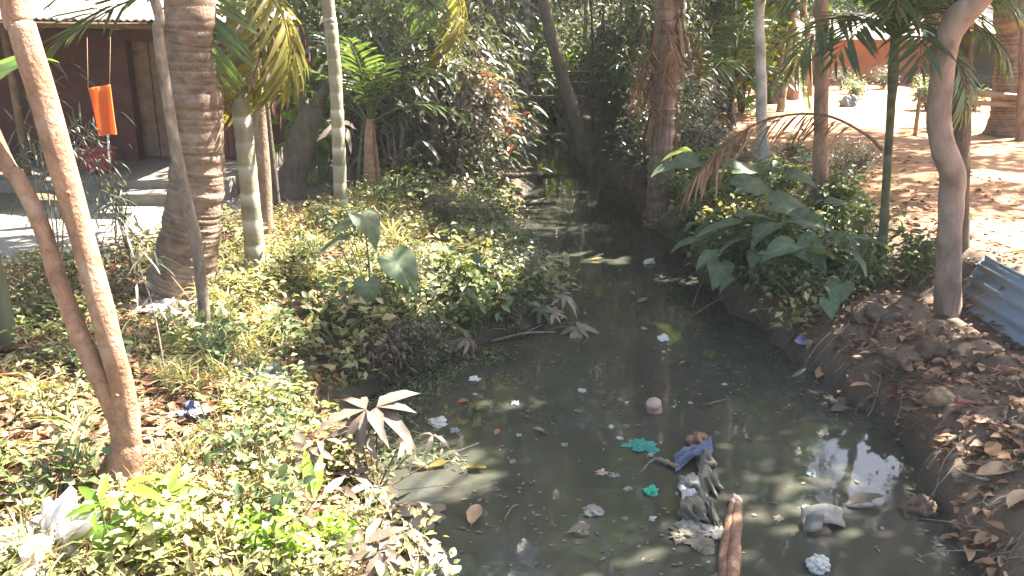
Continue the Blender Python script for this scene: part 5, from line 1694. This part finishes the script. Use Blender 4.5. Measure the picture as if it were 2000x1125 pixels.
def loose_leaf(x, y, lift, where, group):
    sh = random.choice([('large curled', .19, .075, .45), ('broad flat', .17, .10, .12), ('long narrow', .22, .05, .25), ('small crumpled', .11, .06, .6)])
    c, cn = random.choice([(.15, ' dark brown'), (.45, ' red brown'), (.7, ' orange brown'), (.95, ' tan')])
    o = leaves([[0, 0, 0]], [[1, 0, .08]], [[rng.normal() * .22, rng.normal() * .22, 1]], sh[1] * random.uniform(.85, 1.15), sh[2] * random.uniform(.85, 1.15), 'big', sh[3], -.05, c, .3).build('fallen_leaf', L_LITTER)
    o.location = (x, y, hz(x, y) + lift); o.rotation_euler = (0, 0, random.uniform(0, 6.28))
    tag(o, sh[0] + cn + ' leaf ' + where, 'leaf', group)


for i in range(60):
    q = sample_bank(1, (2.5, 5.2), (3.5, 8.5), mud_weight)[0]
    loose_leaf(q[0], q[1], .025, 'on the mud bank', 'large leaves on the mud bank')
for i in range(90):
    q = sample_bank(1, (-3.9, -.9), (3.4, 7.0), dry_weight)[0]
    loose_leaf(q[0], q[1], .06, 'on the near left bank', 'large leaves on the near left bank')

# ------------------------------------------------------------------ rubbish, wood and floating things
M_TEAL = plainmat('teal_plastic', (.03, .26, .21), (.02, .18, .15), .4, .5, 9, .3, .01, .2)
M_PALEBLUE = plainmat('pale_blue_cloth', (.26, .31, .38), (.17, .21, .27), .8, .2, 9, .5, .01)
M_GREEN = plainmat('green_plastic', (.04, .42, .26), (.03, .30, .18), .35, .5, 9, .3, .01, .2)
M_SILT = plainmat('silty_cloth', (.175, .155, .115), (.095, .085, .065), .8, .3, 7, .7, .02)
M_BLUECL = plainmat('blue_cloth', (.11, .13, .20), (.07, .08, .13), .8, .3, 14, .6, .01)
M_ROT = plainmat('wet_brown_wood', (.27, .145, .085), (.11, .062, .04), .6, .4, 11, .7, .02)
M_PINK = plainmat('dirty_pink_plastic', (.42, .30, .24), (.28, .20, .16), .5, .4, 6, .3, .01)
M_GREYP = plainmat('grey_board', (.24, .225, .195), (.13, .12, .105), .6, .4, 8, .4, .01)
M_FOAM = plainmat('dirty_white_foam', (.44, .45, .42), (.28, .29, .27), .7, .3, 9, .4, .01)
M_HUSK = plainmat('coconut_husk', (.42, .30, .19), (.22, .15, .09), .9, .2, 20, .9, .02)
M_BLUETIN = plainmat('blue_painted_tin', (.22, .31, .40), (.22, .23, .24), .6, .35, 3, .4, .01)
M_STONE = plainmat('muddy_stone', (.16, .115, .08), (.085, .062, .045), .95, .2, 9, .9, .03)
M_CLEAR = plainmat('clear_bag', (.36, .42, .41), (.22, .27, .26), .3, .6, 10, .6, .02, .3)
M_PURPLE = plainmat('purple_wrapper', (.30, .26, .40), (.20, .17, .28), .4, .5, 10, .5, .01, .1)


def crumple(name, label, cat, p, size, mat, seed=0, flat=.5, group=None, rough=.55, freq=2.2, sink=.25):
    o = blob((0, 0, 0), (size * .5, size * .5, size * .5 * flat), seed, rough, freq, 44, 28).build(name, mat, smooth_shade=False)
    o.location = (p[0], p[1], p[2] + size * flat * (.5 - sink))
    o.rotation_euler = (0, 0, seed * 1.7)
    return tag(o, label, cat, group)


W0 = lambda u, v: at_z(u, v, 0)
# jar bobbing upside down
p = W0(1281, 800)
T = thing('plastic_jar', 'dirty pinkish plastic jar floating upright in open water', 'jar', (p[0], p[1], -.085))
T.rotation_euler = (.3, -.18, 0)
lathe([(0, 0), (.052, 0), (.058, .02), (.060, .10), (.058, .125), (.050, .14)], M_PINK, 'jar_body', T)
lathe([(.056, .138), (.060, .145), (.060, .178), (.054, .188), (.0, .192)], M_PINK, 'lid', T)
crumple('plastic_scrap', 'crumpled teal plastic scrap floating below the jar', 'rubbish', W0(1250, 872), .17, M_TEAL, 3, .16, rough=.8, freq=3.2)
crumple('plastic_scrap', 'small bright green plastic scrap beside the rag wrapped stake', 'rubbish', W0(1272, 962), .085, M_GREEN, 5, .5)
crumple('white_scrap', 'white scrap floating where the stream narrows', 'rubbish', W0(1268, 513), .13, M_WHITE, 6, .5)
crumple('white_scrap', 'small white scrap in mid stream above the jar', 'rubbish', W0(1295, 663), .12, M_WHITE, 7, .4)
crumple('foam_lump', 'rounded white foam lump at the bottom edge of the water', 'rubbish', W0(1596, 1108), .13, M_FOAM, 8, .6, rough=.4)
crumple('plastic_wrapper', 'pink and white wrapper caught at the far left water edge', 'rubbish', W0(1003, 398), .34, M_PINK, 9, .5)
crumple('plastic_wrapper', 'pale purple wrapper on the mud below the elephant ears', 'rubbish', spot(1572, 668), .12, M_PURPLE, 10, .4)
crumple('plastic_scrap', 'silver grey scrap floating left of the green one', 'rubbish', W0(1158, 998), .11, M_GREYP, 11, .25)
crumple('plastic_bag', 'white and blue bag bits floating at the weedy left edge', 'rubbish', W0(855, 825), .14, M_FOAM, 12, .2)
crumple('plastic_scrap', 'white bits floating beyond the weeds near the point', 'rubbish', W0(926, 742), .10, M_WHITE, 13, .3)
crumple('plastic_bag', 'glaring white plastic bag heap in the sunlit near corner', 'rubbish', spot(100, 1070), .40, M_WHITE, 14, .55, rough=.95, freq=3.4, sink=.4)
crumple('plastic_bag', 'white paper and plastic heap at the coconut foot', 'rubbish', spot(335, 608), .34, M_WHITE, 15, .3, rough=.95, freq=3.4, sink=.35)
crumple('plastic_bag', 'dark blue plastic scrap at the coconut foot', 'rubbish', spot(360, 632), .2, M_BLUECL, 16, .3)
crumple('plastic_bag', 'pink grey rag beside the white heap at the coconut foot', 'rubbish', spot(270, 605), .26, M_PINK, 17, .3)
crumple('clear_bag', 'wrinkled clear bluish plastic bag on the slope of the near bank', 'rubbish', spot(492, 745), .40, M_CLEAR, 18, .3, rough=.95, freq=3.6, sink=.4)
crumple('dark_bag', 'small dark bag in the hollow beside the forked tree', 'rubbish', spot(378, 815), .16, M_BLUECL, 19, .7)
crumple('plastic_wrapper', 'cream and red wrapper at the bottom edge of the near bank', 'rubbish', spot(425, 1105), .17, M_WHITE, 20, .5)
crumple('cloth_bundle', 'pale blue cloth bundle before the orange house', 'cloth', spot(1660, 208), .32, M_PALEBLUE, 21, .9)

SCR = [M_FOAM, M_GREYP, M_SILT, M_FOAM, M_SILT, M_CLEAR, M_PINK]
NM_ = ['off white', 'grey', 'silty', 'off white', 'silty', 'clear', 'pinkish']
for i in range(30):
    u, v = (random.uniform(830, 1250), random.uniform(760, 960)) if i < 14 else (random.uniform(1150, 1620), random.uniform(560, 1080))
    p = W0(u, v)
    if min(p[0] - np.interp(p[1], LY, LX), np.interp(p[1], RY, RX) - p[0]) < .1:
        continue
    crumple('small_scrap', 'tiny ' + NM_[i % 7] + ' scrap afloat in the stream', 'rubbish', p, random.uniform(.03, .065), SCR[i % 7], 80 + i, .3, 'small floating scraps', rough=.8, freq=3)
# raft of sodden rags lying along the water, blue cloth and a strip torn off to the side
p = W0(1366, 965)
T = thing('rag_raft', 'trail of sodden grey rags with a blue cloth lying in the water', 'rags', tuple(p))
for i, (u, v, sx, sy, sz, m) in enumerate([(1352, 1005, .075, .11, .06, M_SILT), (1384, 942, .06, .15, .055, M_SILT), (1350, 950, .07, .10, .04, M_GREYP), (1372, 985, .05, .12, .04, M_SILT), (1378, 905, .055, .08, .05, M_SILT), (1345, 972, .05, .08, .035, M_FOAM), (1390, 1005, .02, .16, .03, M_SILT)]):
    q = blob((0, 0, 0), (sx, sy, sz), 60 + i, .6, 2.6, 30, 18)
    q.v = [v_ + W0(u, v) - p + [0, 0, .012] for v_ in q.v]
    q.build('rag', m, T)
q = blob((0, 0, 0), (.07, .085, .05), 71, .5, 2.4, 26, 16); q.v = [v_ + W0(1363, 868) - p + [0, 0, .03] for v_ in q.v]
q.build('brown_rag', M_ROT, T)
cl = sheet(W0(1318, 925) - p + [0, 0, .03], W0(1392, 892) - W0(1318, 925) + [0, 0, .02], np.array([.02, .16, .0]), 22, 14, lambda s, t: .05 * fbm(s * 4, t * 4, 3, 4) * 2 + .02 * np.sin(t * 15 + s * 5) + .03 * np.sin(s * 3.1), .005)
cl.build('blue_cloth', M_BLUECL, T)
tube(resample([W0(1325, 918) - p + [0, 0, .02], W0(1290, 905) - p + [0, 0, .025], W0(1272, 904) - p + [0, 0, .015], W0(1252, 922) - p], 16), np.linspace(.02, .006, 16) * (1 + .35 * np.sin(np.arange(16) * 2.6)), 7, .5, .3).build('torn_strip', M_SILT, T)
for i, (u, v, sz, m) in enumerate([(1335, 1045, .15, M_SILT), (1395, 1040, .16, M_GREYP), (1370, 1062, .14, M_SILT), (1345, 1028, .12, M_GREYP)]):
    crumple('debris_clot', ['left clot', 'right clot', 'front clot', 'back clot'][i] + ' of soggy debris at the near end of the rag trail', 'rubbish', W0(u, v), sz, m, 30 + i, .16, rough=.75, freq=3.5)

# split brown log floating end on
T = thing('split_log', 'wet brown split log floating end on beside the rags', 'log', tuple(W0(1428, 1060)))
p = np.array(T.location)
S = resample([W0(1420, 1190), W0(1424, 1100), W0(1430, 1040), W0(1436, 985)], 40) - p
R_ = np.interp(np.linspace(0, 1, 40), [0, .35, .6, .9, 1], [.045, .058, .052, .04, .028])
for k, (dx, w) in enumerate(((-.55, .6), (.42, .72))):
    q = tube(S + np.array([dx, 0, 0]) * R_[:, None] + [0, 0, .012 + .008 * k], R_ * w, 16, .5, .22, 7 + k)
    q.build('half', M_ROT, T)
q = blob((0, 0, 0), (.036, .05, .036), 4, .4, 2.2); q.v = [v_ + S[-1] + [0, 0, .02] for v_ in q.v]
q.build('log_end', M_PINK, T)

# bent grey board
p = W0(1605, 1028)
T = thing('bent_board', 'bent grey plastic tray half sunk near the right bank', 'rubbish', tuple(p))
fn = lambda s, t: .05 * np.sin(s * 3.1) + .012 * np.sin(t * 9)
sheet((-.13, -.05, .02), (.26, .02, -.01), (.02, .13, .05), 12, 6, fn, .008).build('panel', M_GREYP, T)
sheet((-.14, -.07, .0), (.10, -.03, .03), (.03, .05, .10), 6, 5, fn, .006).build('flap', M_GREYP, T)
blob((-.03, -.05, -.01), (.07, .06, .045), 3, .2).build('cup', M_STONE, T)

# leaves, sticks and petals on the water
for a in [(858, 912, .15, .06, 20, .9, 'yellow leaf floating off the palmate plants', L_YELL), (820, 915, .14, .07, 160, .8, 'orange leaf floating at the sunlit left edge', L_LITTER), (930, 918, .16, .07, -20, .8, 'torn yellow brown leaf floating in half shade', L_YELL),
          (940, 800, .09, .07, 40, .95, 'bright yellow flower like leaf by the weedy left edge', L_YELL), (905, 788, .10, .05, 0, .5, 'red brown leaf by the weedy left edge', L_RED), (972, 848, .07, .05, 60, .6, 'small red leaf beyond the weeds', L_RED),
          (928, 1012, .2, .10, 80, .95, 'crinkled orange leaf drooping at the near water edge', L_LITTER), (1052, 845, .12, .05, 150, .9, 'pale green leaf in mid water', L_GREY), (1130, 1040, .16, .05, 20, .6, 'grey leaf floating low in the near water', L_GREY),
          (1335, 712, .08, .05, 30, .7, 'orange brown leaf right of the jar', L_LITTER), (1690, 985, .26, .11, 10, .4, 'sodden grey leaf raft by the right bank', L_GREY), (1400, 790, .18, .02, 15, .9, 'thin pale straw floating right of the jar', L_GREY),
          (1640, 805, .16, .08, 0, .4, 'dull leaf floating against the mud bank', L_GREY), (1560, 735, .22, .05, 40, .6, 'green blade lying at the mud edge', L_TARO), (1360, 1010, .09, .05, 45, .9, 'tiny yellow leaf at the foot of the rags', L_YELL),
          (1165, 508, .14, .04, 5, .95, 'yellow leaf in the sunlit reach upstream', L_YELL), (1255, 590, .16, .06, 30, .7, 'pale leaf among the floating bits upstream', L_GREY), (1235, 575, .12, .05, 100, .8, 'second pale leaf among the floating bits upstream', L_GREY)]:
    fallen(*a[:7], mat=a[7], lift=.012, onwater=True)
n = 700
q = np.stack([rng.uniform(-1.2, 2.7, 6000), rng.uniform(3.9, 13, 6000)], 1)
l_, r_ = edges(q[:, 1])
dd = np.minimum(q[:, 0] - l_, r_ - q[:, 0])
q = q[(dd > .05) & (rng.random(6000) < .12 + .5 * np.exp(-dd / .25) + .55 * (fbm(q[:, 0] * 1.1, q[:, 1] * 1.1, 71) > .12))][:n]
a = rng.uniform(0, 6.28, len(q))
o = leaves(np.column_stack([q, np.full(len(q), .006)]), np.stack([np.cos(a), np.sin(a), np.zeros(len(q))], 1), [[0, 0, 1]], rng.uniform(.02, .06, len(q)), rng.uniform(.01, .03, len(q)), 'small', .1, -.02).build('floating_specks', L_GREY)
tag(o, 'tiny leaf bits and specks floating on the water', 'debris', kind='stuff')
nw = 1500
q = np.stack([rng.uniform(-1.3, .2, nw * 3), rng.uniform(5.4, 7.6, nw * 3)], 1)
l_, _r = edges(q[:, 1]); dd = q[:, 0] - l_
q = q[(dd > -.05) & (dd < .55 + .3 * fbm(q[:, 0] * 3, q[:, 1] * 3, 77)) & (rng.random(nw * 3) < .9 - dd)][:nw]
a = rng.uniform(0, 6.28, len(q))
o = leaves(np.column_stack([q, rng.uniform(-.005, .05, len(q))]), np.stack([np.cos(a), np.sin(a), rng.normal(size=len(q)) * .5], 1), [[0, 0, 1]], rng.uniform(.03, .09, len(q)), rng.uniform(.008, .025, len(q)), 'small', .1, .1).build('water_weed', L_WEED)
tag(o, 'tangled green water weed floating along the left edge', 'water weed', kind='stuff')

for i, (lab, A, B, r) in enumerate([('grey branch lying in the water off the bushy point', W0(960, 668), W0(1085, 650), .014), ('fallen log across the shaded far shore', at_y(880, 362, 13.6), at_y(1058, 352, 14.6), .07), ('second fallen log half in water below the thicket', W0(985, 405), W0(1085, 398), .06),
                                    ('thin pale stick poking from the water under the elephant ears', W0(1350, 618), at_z(1460, 560, .25), .008), ('curved twig standing at the edge of the elephant ears', W0(1352, 600), at_z(1375, 545, .2), .006), ('bare stick slanting from the near shallows', W0(745, 960), at_z(935, 865, .25), .005),
                                    ('pale branch on the mud at the bottom right', spot(1862, 1030), spot(1945, 990), .014), ('thin white straw slanting in the near water', W0(985, 1015), W0(1012, 985), .006)]):
    A, B = np.array(A), np.array(B)
    if i < 3: A[2] = B[2] = max(A[2], .02) if i == 1 else .01
    m = (A + B) / 2 + [0, 0, .03]
    o = tube(resample([A, m, B], 14) - A, np.linspace(r, r * .55, 14), 8, .5, .15, i)
    if r > .01 and i != 1:
        o.merge(tube(resample([m - A, m - A + (B - A) * .25 + [.03, .06, .05]], 5), np.linspace(r * .5, r * .2, 5), 6, .5))
    o = o.build('fallen_branch', B_TWIG if i not in (1, 2) else B_DARK)
    o.location = A
    tag(o, lab, 'branch')

rt = MB()
for k in range(15):
    y = random.uniform(4.0, 8.2); _, rx0 = edges(np.array([y])); x = float(rx0[0]) + random.uniform(.15, .5)
    pts_ = []
    a = math.pi + random.uniform(-1.6, 1.6)
    for j_ in range(5):
        xx, yy = x + math.cos(a) * .08 * j_ + random.uniform(-.03, .03), y + math.sin(a) * .08 * j_ + random.uniform(-.04, .04)
        pts_.append((xx, yy, max(hz(xx, yy), -.02) + .008 + random.uniform(0, .02)))
    rt.merge(tube(resample(pts_, 12), np.linspace(random.uniform(.005, .012), .002, 12), 5, rng.random()))
tag(rt.build('exposed_roots', B_TWIG), 'thin exposed roots trailing down the mud bank', 'roots', kind='stuff')
# coconut husk with fibres, red bottle, blue tin sheet, stones on the mud bank
p = spot(1832, 790)
T = thing('coconut_husk', 'hairy pale coconut husk on the mud bank', 'husk', tuple(p))
blob((0, 0, .05), (.10, .08, .07), 2, .2).build('shell', M_HUSK, T)
n = 170
d = unit(n); d[:, 2] = np.abs(d[:, 2])
leaves(d * [.09, .075, .065] + [0, 0, .05], d + unit(n) * .6, unit(n), rng.uniform(.03, .07, n), .004, 'small', .1, .2).build('fibres', L_DEAD, T)
p = spot(1866, 793)
T = thing('red_bottle', 'small red plastic bottle lying beside the coconut husk', 'bottle', (p[0], p[1], p[2] + .03))
T.rotation_euler = (math.radians(90), 0, math.radians(75))
lathe([(0, 0), (.022, 0), (.024, .01), (.024, .08), (.016, .10), (.011, .105), (.011, .125)], M_REDPL, 'bottle_body', T)
lathe([(.014, .118), (.014, .142), (.0, .142)], M_WHITE, 'cap', T)

A, B = np.array([4.31, 7.80, .86]), np.array([4.33, 5.7, .84])
T = thing('tin_sheet', 'bluish corrugated tin sheet shoring the yard edge at the right', 'tin sheet', (A[0], A[1], .4))
o = np.array([A[0], A[1], .4])
corrugated(A - o, B - A, np.array([-.22, .02, -.62]), False, 5, .022, 6).build('sheet', M_BLUETIN, T)
sheet(A - o + [.005, .0, -.01], (B - A) * .12, np.array([-.14, .12, -.40]), 4, 4, lambda s, t: .05 * s * t, .003).build('bent_corner', M_BLUETIN, T)
for y_ in (7.7, 6.7):
    tube(np.array([(4.37, y_, .2), (4.40, y_, .86)]) - o, .025, 7, .5, .1).build('peg', M_WOOD, T)
for i, (u, v, sx, sz, lab) in enumerate([(1700, 615, .16, .09, 'flat clod of earth under the areca foot'), (1640, 790, .10, .05, 'muddy stone at the water line'), (1830, 690, .17, .10, 'rounded clod of mud in mid bank'), (1745, 625, .12, .08, 'smaller clod right of the flat one'),
                                         (1690, 790, .09, .06, 'dark stone at the corner of the bank'), (1990, 835, .12, .05, 'pale stone at the right edge'), (1760, 700, .14, .07, 'dark clod above the water corner'), (1800, 1000, .13, .09, 'lump of mud sliding into the near water')]):
    p = spot(u, v)
    o = blob((0, 0, 0), (sx, sx * .75, sz), 40 + i, .5, 2.6, 30, 18).build('mud_clod', M_STONE)
    o.location = (p[0], p[1], p[2] - sz * .1); o.rotation_euler = (0, 0, i)
    tag(o, lab, 'clod')






# dry roots and stalks hanging into the hollow beside the forked tree
n = 90
a = rng.uniform(.3, 2.8, n)
P = np.stack([-1.86 + .24 * np.cos(a), 4.60 + .27 * np.sin(a), np.zeros(n)], 1)
P[:, 2] = height(P[:, 0], P[:, 1]) + .03
o = leaves(P, np.stack([-.3 * np.cos(a), -.5 * np.sin(a) - .3, np.full(n, -.35)], 1) + rng.normal(size=(n, 3)) * .2, unit(n), rng.uniform(.12, .34, n), .007, 'strap', .3, .4).build('hanging_roots', L_DEAD)
tag(o, 'dry roots and straw hanging into the hollow by the forked tree', 'roots', kind='stuff')

# ------------------------------------------------------------------ say which one: rank look-alikes by how far out they stand from a landmark
MARKS = {}
for ob in COL.objects:
    if ob.parent is None and ob.get('category'):
        for key, nm in (('smooth orange brown tree', 'forked tree'), ('stout coconut palm', 'stout coconut palm'), ('thin grey sapling', 'grey sapling'), ('areca palm with pale ring', 'ringed areca'), ('slim areca palm standing alone', 'lone areca'),
                        ('young palm clump', 'young palm clump'), ('thin brown areca', 'thin brown areca'), ('dark tree leaning', 'leaning tree'), ('palm trunk wrapped', 'shaggy palm'), ('straight pale grey', 'pale trunk'), ('straight reddish', 'reddish trunk'),
                        ('young areca palm', 'young areca'), ('crooked tan', 'crooked trunk'), ('coconut trunk with flared', 'flared coconut'), ('orange mud house', 'orange house'), ('red brown mud house', 'red house'), ('large green elephant ear', 'green elephant ear'),
                        ('hairy pale coconut', 'coconut husk'), ('bluish corrugated', 'tin sheet'), ('weathered plank crossing', 'plank crossing'), ('tall palmate plant', 'tall palmate plant'), ('thick dark trunk', 'leaning stump'), ('small dark stemmed palm', 'yard palm'),
                        ('dark walled house', 'dark house'), ('glaring white plastic bag', 'white bag heap'), ('wrinkled clear', 'clear bag')):
            if ob['label'].startswith(key):
                MARKS[nm] = (ob.location.x, ob.location.y)
ORD = ['first', 'second', 'third', 'fourth', 'fifth', 'sixth', 'seventh', 'eighth', 'ninth', 'tenth']
by = {}
for ob in COL.objects:
    if ob.parent is None and ob.get('category') and ob.get('label'):
        by.setdefault(ob['label'], []).append(ob)
for lab, obs in by.items():
    if len(obs) < 2:
        continue
    best = {}
    for nm, (mx, my) in MARKS.items():
        order = sorted(obs, key=lambda q: (q.location.x - mx) ** 2 + (q.location.y - my) ** 2)
        for r_, q in enumerate(order[:10]):
            if q.name not in best or r_ < best[q.name][0]:
                best[q.name] = (r_, nm)
    for q in obs:
        if q.name in best:
            r_, nm = best[q.name]
            new = lab + ', ' + ORD[r_] + ' out from the ' + nm
            if len(new.split()) <= 16:
                q['label'] = new

# ------------------------------------------------------------------ thin haze added to imitate the lens veil
mh, nt, out = nodes('lens_veil_haze')
pv = nt.nodes.new('ShaderNodeVolumePrincipled')
pv.inputs['Color'].default_value = (.93, .95, .93, 1)
pv.inputs['Density'].default_value = .0011
pv.inputs['Anisotropy'].default_value = .3
link(nt, pv.outputs[0], out.inputs['Volume'])
o = box((0, 30, 11), (340, 400, 26)).build('haze', mh, smooth_shade=False)
tag(o, 'thin haze added for a washed out veil', 'haze', kind='stuff')
